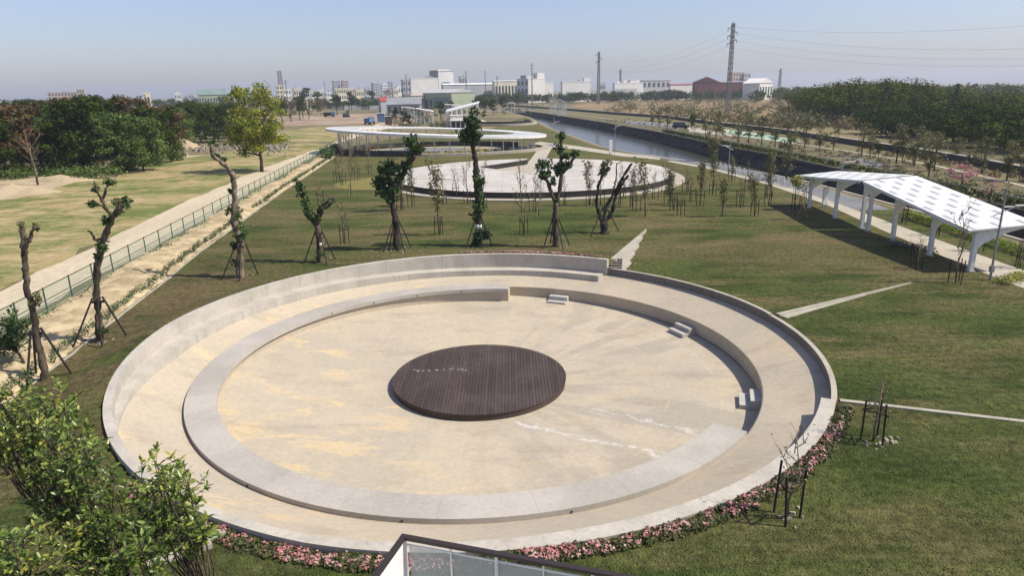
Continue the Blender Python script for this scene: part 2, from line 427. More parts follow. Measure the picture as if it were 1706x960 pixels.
m['steel'] = pmat('galvanised steel', (0.33, 0.34, 0.35), (0.26, 0.27, 0.28), 1.5, 0.45, metal=0.5, fine=0.05)
m['lattice'] = pmat('weathered lattice steel', (0.20, 0.20, 0.20), (0.16, 0.15, 0.15), 1.0, 0.6, fine=0.05)
m['fencegreen'] = pmat('green coated post', (0.045, 0.10, 0.065), (0.035, 0.08, 0.05), 2.0, 0.5)
m['bark'] = pmat('tree bark', (0.145, 0.112, 0.080), (0.045, 0.034, 0.025), 4.5, 0.95, 1.0, 14.0, stretch=(1, 1, 0.25), detail=8)
m['barkdark'] = pmat('dark bark', (0.075, 0.060, 0.046), (0.024, 0.02, 0.016), 4.5, 0.95, 1.0, 14.0, stretch=(1, 1, 0.3))
m['barkpale'] = pmat('pale bark', (0.26, 0.205, 0.145), (0.10, 0.078, 0.056), 4.0, 0.95, 0.8, 8.0, stretch=(1, 1, 0.4))
m['stake'] = pmat('dark stake timber', (0.035, 0.027, 0.022), (0.022, 0.018, 0.015), 3.0, 0.8)
m['bamboo'] = pmat('pale bamboo stake', (0.34, 0.25, 0.14), (0.26, 0.19, 0.10), 3.0, 0.7)
m['tie'] = pmat('black rubber tie', (0.02, 0.02, 0.021), (0.03, 0.03, 0.03), 3.0, 0.7)
m['wrap'] = pmat('white trunk wrap', (0.70, 0.68, 0.64), (0.60, 0.58, 0.54), 3.0, 0.8)
m['rock'] = pmat('pale rubble', (0.36, 0.32, 0.26), (0.18, 0.155, 0.125), 1.2, 0.9, 0.5, 5.0)
def plank_material():
    t = NT('dark stained decking'); P = t.pos()
    ob = t.new('ShaderNodeObjectInfo').outputs['Random']
    c = t.ramp(ob, [(0.0, (0.050, 0.034, 0.028)), (0.5, (0.058, 0.040, 0.033)), (1.0, (0.068, 0.047, 0.039))])
    c = t.mix(1.0, c, t.ramp(t.noise(t.vmap(P, (9, 0.5, 1)), 2.0, 5), [(0.3, (0.75,)*3), (0.7, (1.2,)*3)]), 'MULTIPLY')
    c = t.mix(t.math('MULTIPLY', t.step(t.noise(t.vmap(P, (1, 0.5, 1)), 5.5, 4, 0.7), 0.70, 0.76), 0.35), c, (0.30, 0.28, 0.26))
    c = t.mix(t.math('MULTIPLY', t.step(t.noise(P, 0.5, 6, 0.65), 0.42, 0.68), 0.35), c, (0.105, 0.082, 0.072))
    return t.fin(c, 0.6, 0.3)
m['plank'] = plank_material()
m['rail'] = NT('dark bronze rail').fin((0.035, 0.026, 0.024), 0.4, 0.4)
m['panelgrey'] = pmat('grey translucent roof pane', (0.42, 0.43, 0.45), (0.36, 0.37, 0.39), 0.6, 0.4, fine=0.04)
m['asphalt'] = pmat('grey asphalt', (0.16, 0.16, 0.17), (0.21, 0.21, 0.215), 0.3)
m['path'] = pmat('pale footpath', (0.46, 0.41, 0.33), (0.40, 0.36, 0.29), 0.4, bump=0.1)
m['mint'] = pmat('mint painted ground', (0.34, 0.50, 0.36), (0.40, 0.52, 0.40), 0.2)
m['leaf_near'] = leafmat('glossy broad leaf', [(0.043, 0.074, 0.016), (0.086, 0.141, 0.027), (0.137, 0.202, 0.041), (0.245, 0.296, 0.058), (0.402, 0.363, 0.069)], 0.28, 0.35, 0.45, 0.8)
m['leaf_dark'] = leafmat('dark evergreen leaf', [(0.023, 0.049, 0.014), (0.043, 0.085, 0.023), (0.074, 0.126, 0.032)], 0.2, nscale=0.9)
m['leaf_wood'] = leafmat('woodland leaf', [(0.019, 0.033, 0.005), (0.039, 0.059, 0.008), (0.064, 0.088, 0.013)], 0.12, rough=0.9, gloss=0.03, nscale=0.12)
m['leaf_mid'] = leafmat('fresh woodland leaf', [(0.041, 0.078, 0.014), (0.083, 0.134, 0.023), (0.128, 0.183, 0.032)], 0.25, nscale=0.12)
m['leaf_rust'] = leafmat('rust tipped leaf', [(0.038, 0.044, 0.012), (0.081, 0.066, 0.020), (0.230, 0.072, 0.028)], 0.22, nscale=0.25)
m['leaf_yellow'] = leafmat('yellow green leaf', [(0.081, 0.128, 0.017), (0.195, 0.232, 0.026), (0.439, 0.375, 0.043)], 0.35, nscale=0.5)
m['leaf_olive'] = leafmat('thin olive leaf', [(0.074, 0.088, 0.032), (0.131, 0.137, 0.049), (0.201, 0.175, 0.074)], 0.3, nscale=0.3)
m['leaf_brown'] = leafmat('dry brush leaf', [(0.081, 0.070, 0.032), (0.142, 0.108, 0.051), (0.216, 0.155, 0.074)], 0.25, nscale=0.05)
m['leaf_hill'] = leafmat('far hill leaf', [(0.027, 0.044, 0.004), (0.062, 0.081, 0.007), (0.115, 0.120, 0.010)], 0.12, rough=0.9, gloss=0.03, nscale=0.035)
m['leaf_lime'] = leafmat('lime hedge leaf', [(0.11, 0.16, 0.02), (0.20, 0.25, 0.03), (0.30, 0.32, 0.05)], 0.3, nscale=0.8)
m['grassblade'] = leafmat('grass blade', [(0.066, 0.112, 0.020), (0.113, 0.169, 0.033), (0.241, 0.235, 0.075)], 0.3, 0.7, 0.1, 0.5)
m['blossom'] = leafmat('pink petal', [(0.50, 0.13, 0.17), (0.58, 0.30, 0.29), (0.64, 0.48, 0.42)], 0.3, 0.7, 0.1, 0.6)
m['blossom_tree'] = leafmat('rose blossom', [(0.42, 0.14, 0.20), (0.55, 0.24, 0.28), (0.62, 0.38, 0.38)], 0.3, 0.7, 0.1, 0.6)
m['bedleaf'] = leafmat('flower bed leaf', [(0.045, 0.068, 0.021), (0.090, 0.105, 0.036), (0.195, 0.150, 0.083)], 0.25, 0.6, 0.2, 1.0)
m['darkcar'] = NT('black car paint').fin((0.012, 0.012, 0.014), 0.2, 0.5)
m['bluepaint'] = NT('faded blue paint').fin((0.10, 0.17, 0.27), 0.5, 0.3)
m['tyre'] = NT('tyre rubber').fin((0.018, 0.018, 0.018), 0.8, 0.2)

# ------------------------------------------------------------------ ground shape
def rimz(a):
    a = (a + 360) % 360            # top of the outer wall above the lawn datum, by compass angle
    if 58.6 <= a <= 175: return 0.70
    if 175 < a < 255: return 0.70 - 0.62*(a-175)/80
    if 11.5 < a < 58.6: return 0.08
    if a <= 11.5 or a > 333: return 0.03
    return 0.08
def lawnz_at_wall(a):
    a = (a + 360) % 360
    if 58.6 <= a <= 175: return 0.64
    if 175 < a < 255: return (0.70 - 0.62*(a-175)/80) - 0.06 - 0.18*(a-175)/80
    if a >= 255 and a < 275: return -0.16 + 0.15*(a-255)/20
    return -0.01 if a < 58.6 or a > 333 else 0.0
RB = 18.0
def gz(x, y):
    r = math.hypot(x-AC.x, y-AC.y)
    if r >= RB or r < 15.0: return 0.0
    s = (r-15.0)/(RB-15.0); s = 1 - s*s*(3-2*s)
    return lawnz_at_wall(math.degrees(math.atan2(y-AC.y, x-AC.x)))*s
def circle(c, r, n, a0=0.0): return [(c[0]+r*math.cos(2*math.pi*i/n+a0), c[1]+r*math.sin(2*math.pi*i/n+a0)) for i in range(n)]
def inpoly(p, poly):
    ins = False; x, y = p; j = len(poly)-1
    for i in range(len(poly)):
        xi, yi = poly[i][0], poly[i][1]; xj, yj = poly[j][0], poly[j][1]
        if (yi > y) != (yj > y) and x < (xj-xi)*(y-yi)/(yj-yi) + xi: ins = not ins
        j = i
    return ins
def ragged(poly, step, amp, closed=True):
    out = []; n = len(poly)
    for i in range(n if closed else n-1):
        a, b = Vector(poly[i][:2]), Vector(poly[(i+1) % n][:2]); L = (b-a).length; k = max(1, int(L/step))
        nn = Vector((-(b-a).y, (b-a).x))/max(L, 1e-6)
        for j in range(k):
            p = a.lerp(b, j/k) + nn*random.gauss(0, amp)*(1 if j else 0.3)
            out.append((p.x, p.y))
    return out
def sheet(name, poly, z, mat, holes=(), label=None, kind='structure'):
    V = []; Ed = []
    for pl in (poly, *holes):
        b = len(V); V += [Vector((p[0], p[1])) for p in pl]; Ed += [(b+i, b+(i+1) % len(pl)) for i in range(len(pl))]
    r = delaunay_2d_cdt(V, Ed, [], 0, 1e-5)
    vs, fs = r[0], r[2]
    keep = []
    for f in fs:
        c = sum((vs[i] for i in f), Vector((0, 0)))/3
        if inpoly(c, poly) and not any(inpoly(c, h) for h in holes): keep.append(tuple(f))
    me = bpy.data.meshes.new(name)
    me.from_pydata([(v.x, v.y, z) for v in vs], [], keep); me.update()
    if keep and me.polygons[0].normal.z < 0: me.flip_normals()
    o = link(name, me, mat)
    return tag(o, label, None, None, kind)

# canal outline (top edges of both banks)
NEARB = [(38.5, -60), (38, 15), (37.2, 46), (36.6, 62), (35.4, 83), (31.5, 99), (25, 112.5), (20.5, 128), (18, 140), (12.6, 203), (8.2, 297), (-6, 425)]
FARB = [(47, -60), (46.4, 30), (46, 60), (45.6, 85), (44.2, 111), (41.6, 135), (39, 181), (31.6, 242), (15.5, 348), (-2, 453)]
canal_hole = NEARB + list(reversed(FARB))
amph_hole = circle(AC, RB, 180)
BIG = [(-2600, -300), (2600, -300), (2600, 5200), (-2600, 5200)]
lawn_poly = [(-18.2, -25), (-18.6, 5), (-19.4, 24), (-21.0, 35), (-21.9, 41.5), (-23.3, 50), (-27.1, 81), (-30.9, 117), (-35, 150), (-30, 172), (-5, 215), (6, 297), (6.9, 297), (11.6, 203), (17, 140), (19.5, 128), (24, 112), (30.5, 98.5), (34.4, 83), (35.6, 62), (36.2, 46), (37, 15), (37.5, -25)]
sheet('ground', BIG, -0.02, m['ground'], [canal_hole, amph_hole], 'rough scrubby ground reaching to the horizon')
sheet('lawn', lawn_poly, 0.0, m['lawn'], [amph_hole], 'patchy green and brown lawn of the park')
mb = MB(); NA, NRr = 240, 10
for j in range(NRr+1):
    r = 15.0 + (RB-15.0)*j/NRr
    for i in range(NA):
        a = 2*math.pi*i/NA; x, y = AC.x + r*math.cos(a), AC.y + r*math.sin(a)
        mb.v.append((x, y, gz(x, y) if j < NRr else 0.0))
for j in range(NRr):
    for i in range(NA):
        k = (i+1) % NA; mb.f.append((j*NA+i, (j+1)*NA+i, (j+1)*NA+k, j*NA+k))
tag(mb.build('lawn_bank', m['lawn'], smooth=True), 'grass bank sloping up to the amphitheatre wall', None, None, 'structure')
# west side: mown field, sandy track, sand strip by the fence
sheet('field', ragged([(-31, 2), (-30.9, 39.5), (-33, 55), (-35.3, 72), (-38.5, 105), (-40.7, 160), (-50, 166), (-62, 134), (-63, 120), (-61, 96), (-58, 78), (-75, 60), (-90, 2)], 3, 0.35), -0.008, m['field'], label='mown field with tan and green streaks')
sheet('sandy_track', ragged([(-25.2, -5), (-26.0, 33), (-28.2, 58), (-31.2, 82), (-34.2, 110), (-39.2, 150), (-40.3, 185), (-39.0, 222), (-38.0, 262), (-49, 264), (-43.5, 185), (-40.9, 160), (-38.7, 105), (-35.4, 72), (-33.1, 55), (-31.0, 39.5), (-31, -5)], 2.5, 0.18), -0.003, m['sandroad'], label='pale sandy track beside the green fence')
sheet('far_field', ragged([(-50, 167), (-42, 168), (-41.5, 225), (-50, 250), (-68, 240), (-75, 190)], 4, 0.8), -0.008, m['field'], label='green field beyond the rubble bank')
sheet('bare_earth', ragged([(-110, 250), (-50, 262), (-38, 262), (-34, 300), (-40, 380), (-60, 400), (-130, 360)], 6, 1.5), -0.012, m['dirt'], label='brown bare earth of the building site')
sheet('sand_ground', ragged([(-95, 55), (-64, 71), (-58, 80), (-61, 97), (-63, 118), (-60, 136), (-68, 134), (-70, 112), (-76, 104), (-95, 104)], 3, 0.6), -0.004, m['heap'], label='bare sand at the edge of the wood')
sheet('dry_field', ragged([(60, 215), (120, 190), (420, 330), (700, 900), (150, 900), (42, 480), (52, 300)], 10, 3), -0.014, m['scrubfield'], label='orange brown dry grass field')

# ------------------------------------------------------------------ leaf geometry
def leaves(C, Rad, n, size, up=0.25, flat=1.0, shell=0.55, asp=0.5, seed=None, jit=0.55):
    """diamond leaves through ellipsoid clumps; C (k,3) centres, Rad (k,3) radii, n per clump"""
    g = np.random.default_rng(seed) if seed is not None else rng
    C = np.asarray(C, float).reshape(-1, 3); Rad = np.asarray(Rad, float)
    if Rad.ndim == 1 and len(Rad) != 3: Rad = np.repeat(Rad[:, None], 3, 1)
    if Rad.ndim == 1: Rad = np.repeat(Rad[None], len(C), 0)
    if np.isscalar(n): n = np.full(len(C), n)
    idx = np.repeat(np.arange(len(C)), n); N = len(idx)
    d = g.normal(size=(N, 3)); d /= np.linalg.norm(d, axis=1)[:, None]
    rr = shell + (1-shell)*g.random(N); rr = np.where(g.random(N) < 0.3, g.random(N)**0.6, rr)
    P = C[idx] + d*Rad[idx]*rr[:, None]
    nr = d + g.normal(size=(N, 3))*jit + np.array([0, 0, up]); nr /= np.linalg.norm(nr, axis=1)[:, None]
    t = np.cross(nr, g.normal(size=(N, 3))); t /= np.linalg.norm(t, axis=1)[:, None]
    b = np.cross(nr, t)
    s = size*(0.6 + 0.8*g.random(N))[:, None]
    V = np.stack([P - t*s, P + b*s*asp, P + t*s, P - b*s*asp], 1).reshape(-1, 3)
    return V
def leafmesh(name, V, mat):
    return npmesh(name, V, np.arange(len(V)).reshape(-1, 4), mat)
def crown_clumps(h0, h1, r, k, cl, seed, taper=0.5):
    g = np.random.default_rng(seed); out = []
    for i in range(k):
        u = g.random()**0.8; z = h0 + (h1-h0)*u
        prof = math.sin(math.pi*min(0.98, 0.12 + 0.8*u))**taper
        a = g.random()*2*math.pi; q = r*prof*math.sqrt(g.random())*0.9
        out.append((q*math.cos(a), q*math.sin(a), z))
    return np.array(out), np.stack([cl*(0.7+0.6*g.random(k))]*2 + [cl*0.62*(0.8+0.5*g.random(k))], 1)
_tm = {}
def tree_meshes(key, h, r, trunk_h, k, cl, n, size, lm, bm, seed, taper=0.5):
    if key in _tm: return _tm[key]
    Cc, Rr_ = crown_clumps(trunk_h, h-cl*0.4, r, k, cl, seed, taper)
    cm = leafmesh('crown', leaves(Cc, Rr_, n, size, seed=seed), m[lm])
    t = MB(); g = np.random.default_rng(seed+1); tr = max(0.06, h*0.018)
    t.tube([(0, 0, -0.05), (0.05*h*0.2, 0, trunk_h*0.6), (0, 0.03*h*0.3, trunk_h*1.2), (0, 0, h*0.75)], [tr*1.25, tr, tr*0.8, tr*0.25], 7)
    for i in range(min(8, k)):
        e = Vector(Cc[i]); t.tube([(0, 0, trunk_h*(0.75+0.04*i)), tuple(e*0.5 + Vector((0, 0, trunk_h*0.45))), tuple(e)], [tr*0.55, tr*0.35, tr*0.12], 5)
    _tm[key] = (t.mesh('trunk', m[bm], True), cm)
    return _tm[key]
def place_tree(name, label, cat, p, mm, scale=1.0, rz=None, group=None, sz=1.0):
    e = empty(name, (p[0], p[1], gz(p[0], p[1]) - 0.03), random.uniform(0, 6.28) if rz is None else rz, label, cat, group)
    e.scale = (scale, scale, scale*sz)
    link('trunk', mm[0], None, e); link('crown', mm[1], None, e)
    return e

# ------------------------------------------------------------------ amphitheatre
amph = empty('amphitheatre', (AC.x, AC.y, -2.0), 0, 'sunken round concrete amphitheatre with ring bench and curved outer wall', 'amphitheatre')
def apart(mbx, name, mat, smooth=False):
    for i, v in enumerate(mbx.v): mbx.v[i] = (v[0], v[1], v[2]+2.0)
    return mbx.build(name, mat, amph, smooth)
def zfloor(a): return -1.42 - 0.26*math.cos(R(a-10))
KT = [(-180, .86), (-150, .93), (-51, .93), (-27.5, .36), (-10, .55), (58, .58), (95, .58), (150, .80), (180, .86)]
def kterr(a):
    a = (a + 180) % 360 - 180
    for (a0, k0), (a1, k1) in zip(KT, KT[1:]):
        if a0 <= a <= a1: return k0 + (k1-k0)*(a-a0)/(a1-a0)
    return .86
def zring(r, a): return -0.92 + kterr(a)*(r-12.45)/2.3
def zbench(a): return -0.20 + 0.25*min(1, max(0, (a-95)/50)) 
# bowl floor: dished sheet with thickness below
mb = MB(); NAF = 180
rads = [0.0, 4.4, 6, 8, 10, 11.2, 12.47]
ring_idx = []
for r in rads[1:]:
    row = []
    for i in range(NAF):
        a = 360*i/NAF; rr = r
        z = -1.97 if r <= 4.4 else -1.97 + (zfloor(a)+1.97)*((r-4.4)/(12.47-4.4))**1.15
        row.append(len(mb.v)); mb.v.append((rr*math.cos(R(a)), rr*math.sin(R(a)), z))
    ring_idx.append(row)
mb.v.append((0, 0, -1.97)); c0 = len(mb.v)-1
for i in range(NAF):
    j = (i+1) % NAF
    mb.f.append((c0, ring_idx[0][i], ring_idx[0][j]))
    for q in range(len(ring_idx)-1): mb.f.append((ring_idx[q][i], ring_idx[q+1][i], ring_idx[q+1][j], ring_idx[q][j]))
apart(mb, 'bowl_floor', m['bowl'], True)
# drop wall between bowl and upper terrace: right part bare, left part under the ring bench
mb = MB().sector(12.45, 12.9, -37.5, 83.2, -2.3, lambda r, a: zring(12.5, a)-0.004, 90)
apart(mb, 'retaining_wall', m['shadewall'])['label'] = 'bare curved drop wall with steps on its inner side'
mb = MB().sector(11.42, 12.4, 83.2, 322.5, -2.3, -0.93, 150)
apart(mb, 'bench_plinth', m['bowl'])
mb = MB().sector(12.44, 14.90, 0, 360, -1.6, zring, 240)
apart(mb, 'terrace_floor', m['ring'], False)
mb = MB().sector(11.28, 12.5, 83.2, 322.5, -0.925, -0.71, 170)
apart(mb, 'ring_bench', m['seat'])['label'] = 'low smooth grey ring bench running round most of the bowl'
mb = MB().sector(lambda a: 13.88 if a < 180 else 13.88 + .83*((a-180)/35)**1.3, 14.74, 59.4, 215, -1.2, lambda r, a: zbench(a), 130)
apart(mb, 'wall_bench', m['wall'])
# outer wall in its four height sections
def wallsec(a0, a1, n, r0=14.72, r1=15.03, name='outer_wall', mat='wall'):
    w = MB().sector(r0, r1, a0, a1, -1.6, lambda r, a: rimz(max(a0+0.05, min(a1-0.05, a))), n)
    return apart(w, name, m[mat])
wallsec(58.6, 255, 140)
wallsec(255, 333, 60, lambda a: 14.72 - 0.2*min(1, (a-255)/25), 15.03)
wallsec(-27, 11.5, 30, 14.86, mat='shadewall')
wallsec(11.5, 58.6, 40, 14.86, mat='shadewall')
apart(MB().sector(14.85, 15.05, -27, 58.5, lambda r, a: rimz(max(-26.9, min(58.5, a)))+0.002, lambda r, a: rimz(max(-26.9, min(58.5, a)))+0.03, 80), 'coping', m['curb'])
# little weep holes in the bench faces
for a in (98, 112, 126, 140, 285, 262, 236):
    r = 11.275 if a < 200 else 12.505
    w = MB().box(-0.03, 0.03, -0.015, 0.015, -0.86, -0.80, R(a+90), (r*math.cos(R(a)), r*math.sin(R(a)), 0))
    apart(w, 'drain_hole', m['black'])
# three sets of two steps
def polar(px, py, z):
    p = at(px, py, z); return math.degrees(math.atan2(p.y-AC.y, p.x-AC.x))
for a in (polar(936, 497, -1.6), polar(1147, 552, -1.65), polar(1232, 672, -1.7)):
    zf = zfloor(a) - 0.1
    st = empty('steps', (0, 0, 0)); st.parent = amph
    for k, (r0, r1, zt) in enumerate(((12.00, 12.44, -1.27), (11.58, 11.995, -1.50))):
        hw = math.degrees(0.62/11.8)
        w = MB().box(r0, r1, -0.60, 0.60, zf-0.15, zt, R(a))
        for i, v in enumerate(w.v): w.v[i] = (v[0], v[1], v[2]+2.0)
        w.build('step', m['step'], st)
# ------------------------------------------------------------------ round timber stage
STR, STZ = 4.05, -1.655
stg = empty('stage', (AC.x, AC.y, -1.97), 0, 'round dark brown timber stage in the middle of the bowl', 'stage')
mb = MB().sector(STR-0.30, STR-0.04, 0, 360, 0.0, 0.265, 96); mb.build('rim', m['plank'], stg)
mb = MB()
for k in range(9):
    x = -3.6 + 0.9*k; L = math.sqrt(max(0.1, (STR-0.35)**2 - x*x)); mb.box(-L, L, x-0.05, x+0.05, 0.02, 0.255)
mb.build('joist', m['stake'], stg)
NP = 54; pw = 2*STR/NP
for k in range(NP):
    x0 = -STR + k*pw + 0.006; x1 = x0 + pw - 0.012
    f = lambda x: math.sqrt(max(0.0, STR*STR - x*x))
    xs = [x0, (x0+x1)/2, x1]; pts = [(x, -f(x)) for x in xs] + [(x, f(x)) for x in reversed(xs)]
    if abs(pts[0][1]) < 0.02 and abs(pts[2][1]) < 0.02: continue
    MB().prism(pts, 0.267, 0.315 + random.uniform(-0.002, 0.002)).build('plank', m['plank'], stg)
mb = MB()
g = np.random.default_rng(3)
for k in range(20):   # dried white splashes of paint along one line across the boards
    x = -3.2 + 2.6*g.random() if k < 18 else -1 + 4*g.random(); y = 0.75 + 0.05*g.normal() if k < 18 else g.normal()*0.8 + 0.3
    w, d = 0.015 + 0.07*g.random(), 0.008 + 0.012*g.random(); mb.box(x-w, x+w, y-d, y+d, 0.316, 0.320)
o = mb.build('paint_marks', m['wrap'], stg); o['kind'] = 'stuff'

# ------------------------------------------------------------------ stair apron, radial kerbs, flower beds
ap = empty('garden_stair', (*at(1030, 445).xy, 0), 0, 'pale concrete stair with saw tooth edge climbing from the amphitheatre wall', 'stair')
def ch(o, e):
    o.parent = e; o.matrix_parent_inverse = Matrix.Translation(-Vector(e.location)); return o
teeth = [(1040, 450), (1052, 437), (1048, 434), (1058, 422), (1054.6, 420), (1065, 410), (1061, 407), (1071, 396), (1066, 395), (1077, 384.6)]
edge = [at(1009, 434, 0.25)] + [at(q[0], q[1], 0.1) for q in teeth]
fx0 = edge[0]
zt = lambda p: 0.10 + 0.02*(p[1]-fx0.y)
ch(MB().prism([(p.x, p.y) for p in edge], -0.3, zt).build('sloping_landing', m['curb']), ap)
for k in range(4):
    q = at(1017 + 3.6*k, 452 - 5.0*k, 0.1 + 0.1*k); hw = (.52, .38, .27, .15)[k]
    ch(MB().box(-hw, hw, -0.12, 0.12, -0.5, 0.17+0.09*k, 0.0, (q.x+.30, q.y+0.75, 0)).build('step', m['shadewall']), ap)
def kerb(name, label, a, b, w0, w1, h, cat='kerb'):
    a, b = Vector(a), Vector(b); d = (b-a).normalized(); n = Vector((-d.y, d.x))
    e = MB().prism([tuple(a-n*w0), tuple(b-n*w1), tuple(b+n*w1), tuple(a+n*w0)], -0.25, lambda p: h*(1 - 0.6*(Vector(p[:2])-a).length/(b-a).length))
    return tag(e.build(name, m['curb']), label, cat)
p0, p1 = at(1303, 528), at(1520, 473)
e = empty('retaining_kerb', (p0.x, p0.y, 0), 0, 'tapering double concrete kerb running from the wall towards the white pavilion', 'kerb')
d = (p1-p0).normalized(); n = Vector((-d.y, d.x, 0))
ch(MB().prism([(p0+n*0.16).xy[:], (p1+n*0.07).xy[:], (p1+n*0.12).xy[:], (p0+n*0.40).xy[:]][::-1], -0.25, 0.075).build('upper_kerb', m['curb']), e)
ch(MB().prism([(p0-n*0.30).xy[:], (p1+n*0.03-d*4).xy[:], (p1+n*0.06).xy[:], (p0+n*0.15).xy[:]][::-1], -0.25, 0.03).build('sloping_apron', m['curb']), e)
p0, p1 = at(1397, 669), at(1760, 709)
kerb('edging_kerb', 'narrow straight concrete kerb across the lawn at the right edge', (p0.x+0.05, p0.y), (p1.x, p1.y), 0.10, 0.10, 0.06)

def flowerbed(name, label, a0, a1, r0, r1, nplants, hgt, seed, blo):
    g = np.random.default_rng(seed)
    a = a0 + (a1-a0)*g.random(nplants); r = r0 + (r1-r0)*g.random(nplants)
    X, Y = AC.x + r*np.cos(np.radians(a)), AC.y + r*np.sin(np.radians(a))
    Z = np.array([gz(x, y) for x, y in zip(X, Y)])
    C = np.stack([X, Y, Z + hgt*0.45], 1)
    rd = np.stack([0.11+0.06*g.random(nplants)]*2 + [np.full(nplants, hgt*0.55)], 1)
    o = link(name, leafmesh(name, leaves(C, rd, 15, 0.055, 0.4, seed=seed), m['bedleaf']))
    tag(o, label, 'flower bed', None, 'stuff')
    pat = np.array([math.sin(x*2.1)+math.sin(y*1.7+x) for x, y in zip(X, Y)])
    sel = g.random(nplants) < np.clip(blo + 0.28*pat, 0.05, 0.95)
    Cb = C[sel] + np.array([0, 0, hgt*0.35])
    b = link('blossoms', leafmesh('blossoms', leaves(Cb, np.array([0.10, 0.10, 0.06]), 8, 0.036, 0.9, asp=0.9, seed=seed+1), m['blossom']), None, o)
    b['kind'] = 'stuff'
flowerbed('flower_bed', 'curved bed of pink flowers along the near and right side of the amphitheatre', -28.5, -130, 15.10, 15.58, 1500, 0.13, 21, 0.34)
flowerbed('flower_bed', 'thin strip of pink flowers on top of the back wall', 61, 97, 15.06, 15.42, 480, 0.16, 22, 0.7)
mb = MB()
for (px, py, rz, L) in ((300, 925, 0.6, 1.5), (345, 898, 0.75, 0.9)):
    q = at(px, py); mb.box(-L/2, L/2, -0.13, 0.13, -0.1, 0.10 + gz(q.x, q.y), rz, (q.x, q.y, 0))
tag(mb.build('edging_kerb', m['curb']), 'short pale concrete kerb under the broad leaved shrubs', 'kerb')

# ------------------------------------------------------------------ near grass blades
g = np.random.default_rng(5)
N = 150000
X = g.uniform(-16, 30, N); Y = 9 + 38*g.random(N)**1.6
r = np.hypot(X-AC.x, Y-AC.y); keep = (r > 15.12) & ~((X > 28) | (X < -18))
angd = np.degrees(np.arctan2(Y-AC.y, X-AC.x))
keep &= ~((r < 15.85) & (angd < -27) & (angd > -131))
d2 = np.sin(X*1.3+np.sin(Y*2.1))*np.sin(Y*1.1+np.cos(X*1.7))
keep &= g.random(N) < 0.62 + 0.38*d2
X, Y = X[keep], Y[keep]; n = len(X)
Z = np.array([gz(x, y) for x, y in zip(X, Y)])
h = 0.035 + 0.06*g.random(n)*(0.6+0.4*d2[keep]); w = 0.012 + 0.014*g.random(n); th = g.random(n)*6.283; ln = g.normal(size=(n, 2))*0.035
V = np.stack([np.stack([X-w*np.cos(th), Y-w*np.sin(th), Z-0.005], 1), np.stack([X+w*np.cos(th), Y+w*np.sin(th), Z-0.005], 1), np.stack([X+ln[:, 0], Y+ln[:, 1], Z+h], 1)], 1).reshape(-1, 3)
tag(link('grass', npmesh('grass', V, np.arange(len(V)).reshape(-1, 3), m['grassblade'])), 'short grass blades of the near lawn', 'grass', None, 'stuff')

# ------------------------------------------------------------------ sand strip, hedge, kerb and green fence on the left
FA, FB = Vector((-22.9, 14.0)), Vector((-37.6, 152.0))
def fx(y): return FA.x + (FB.x-FA.x)*(y-FA.y)/(FB.y-FA.y)
HL = [(-18.6, 5), (-19.4, 24), (-21.0, 35), (-21.9, 41.5), (-23.3, 50), (-27.1, 81), (-30.9, 117), (-33.5, 140)]
def hx(y):
    for (x0, y0), (x1, y1) in zip(HL, HL[1:]):
        if y0 <= y <= y1: return x0 + (x1-x0)*(y-y0)/(y1-y0)
    return HL[-1][0] if y > HL[-1][1] else HL[0][0]
mb = MB(); ys = list(np.arange(6, 140, 0.35)); K = 12
for y in ys:
    x0, x1 = fx(y)+0.05 - 0.6, hx(y)-0.05
    for k in range(K+1):
        u = k/K; z = 0.02 + 0.42*math.sin(math.pi*min(1, u*0.95+0.05))*(0.55+0.45*math.sin(y*0.31+u+math.sin(y*.9))) + random.gauss(0, 0.055)
        mb.v.append((x0 + (x1-x0)*u, y, -0.05 if k in (0, K) else max(0.01, z)))
for i in range(len(ys)-1):
    for k in range(K): a = i*(K+1)+k; mb.f.append((a, a+1, a+K+2, a+K+1))
tag(mb.build('sand_strip', m['sand'], smooth=True), 'low bank of loose sand between fence and lawn', None, None, 'structure')
mb = MB()
for (x0, y0), (x1, y1) in zip(HL, HL[1:]): mb.prism(ragged([(x0-0.02, y0), (x0+0.12, y0), (x1+0.12, y1-0.01), (x1-0.02, y1-0.01)], 0.8, 0.03), -0.1, 0.025)
tag(mb.build('lawn_kerb', m['curb']), 'thin pale kerb between hedge and lawn', None, None, 'structure')
C, Rd = [], []
y = 14.0
while y < 138:
    if not (63 < y < 69): C.append((hx(y)-0.45+random.gauss(0, 0.12), y, 0.28)); Rd.append((0.19, 0.17, 0.24+0.14*random.random()))
    y += 0.34
o = link('hedge', leafmesh('hedge', leaves(C, np.array(Rd), 48, 0.050, 0.3, seed=31), m['leaf_dark']))
tag(o, 'low broken dark green hedge along the sand strip', 'hedge')
C = [(fx(y)+random.uniform(0.0, 0.5), y, 0.15) for y in np.arange(15, 140, 0.5)]
o = link('weeds', leafmesh('weeds', leaves(C, np.array([0.35, 0.3, 0.2]), 16, 0.07, 0.5, seed=32), m['leaf_mid']))
tag(o, 'green weeds growing at the foot of the wire fence', 'weeds', None, 'stuff')
o = link('bush', leafmesh('bush', leaves([(-32.2, 122, .9), (-33.2, 126, 1.1), (-33.0, 131, 1.0), (-34, 136, .9)], np.array([1.3, 2.4, 1.0]), 380, 0.2, seed=33), m['leaf_dark']))
tag(o, 'dark clipped bush at the far end of the green fence', 'bush')
fen = empty('wire_fence', (FA.x, FA.y, 0), 0, 'long green wire mesh fence beside the sandy track', 'fence')
NPST = 52; dv = (FB-FA)/NPST; L = dv.length; ang = math.atan2(dv.y, dv.x)
pm = MB().box(-0.03, 0.03, -0.03, 0.03, -0.25, 1.45).mesh('post', m['fencegreen'])
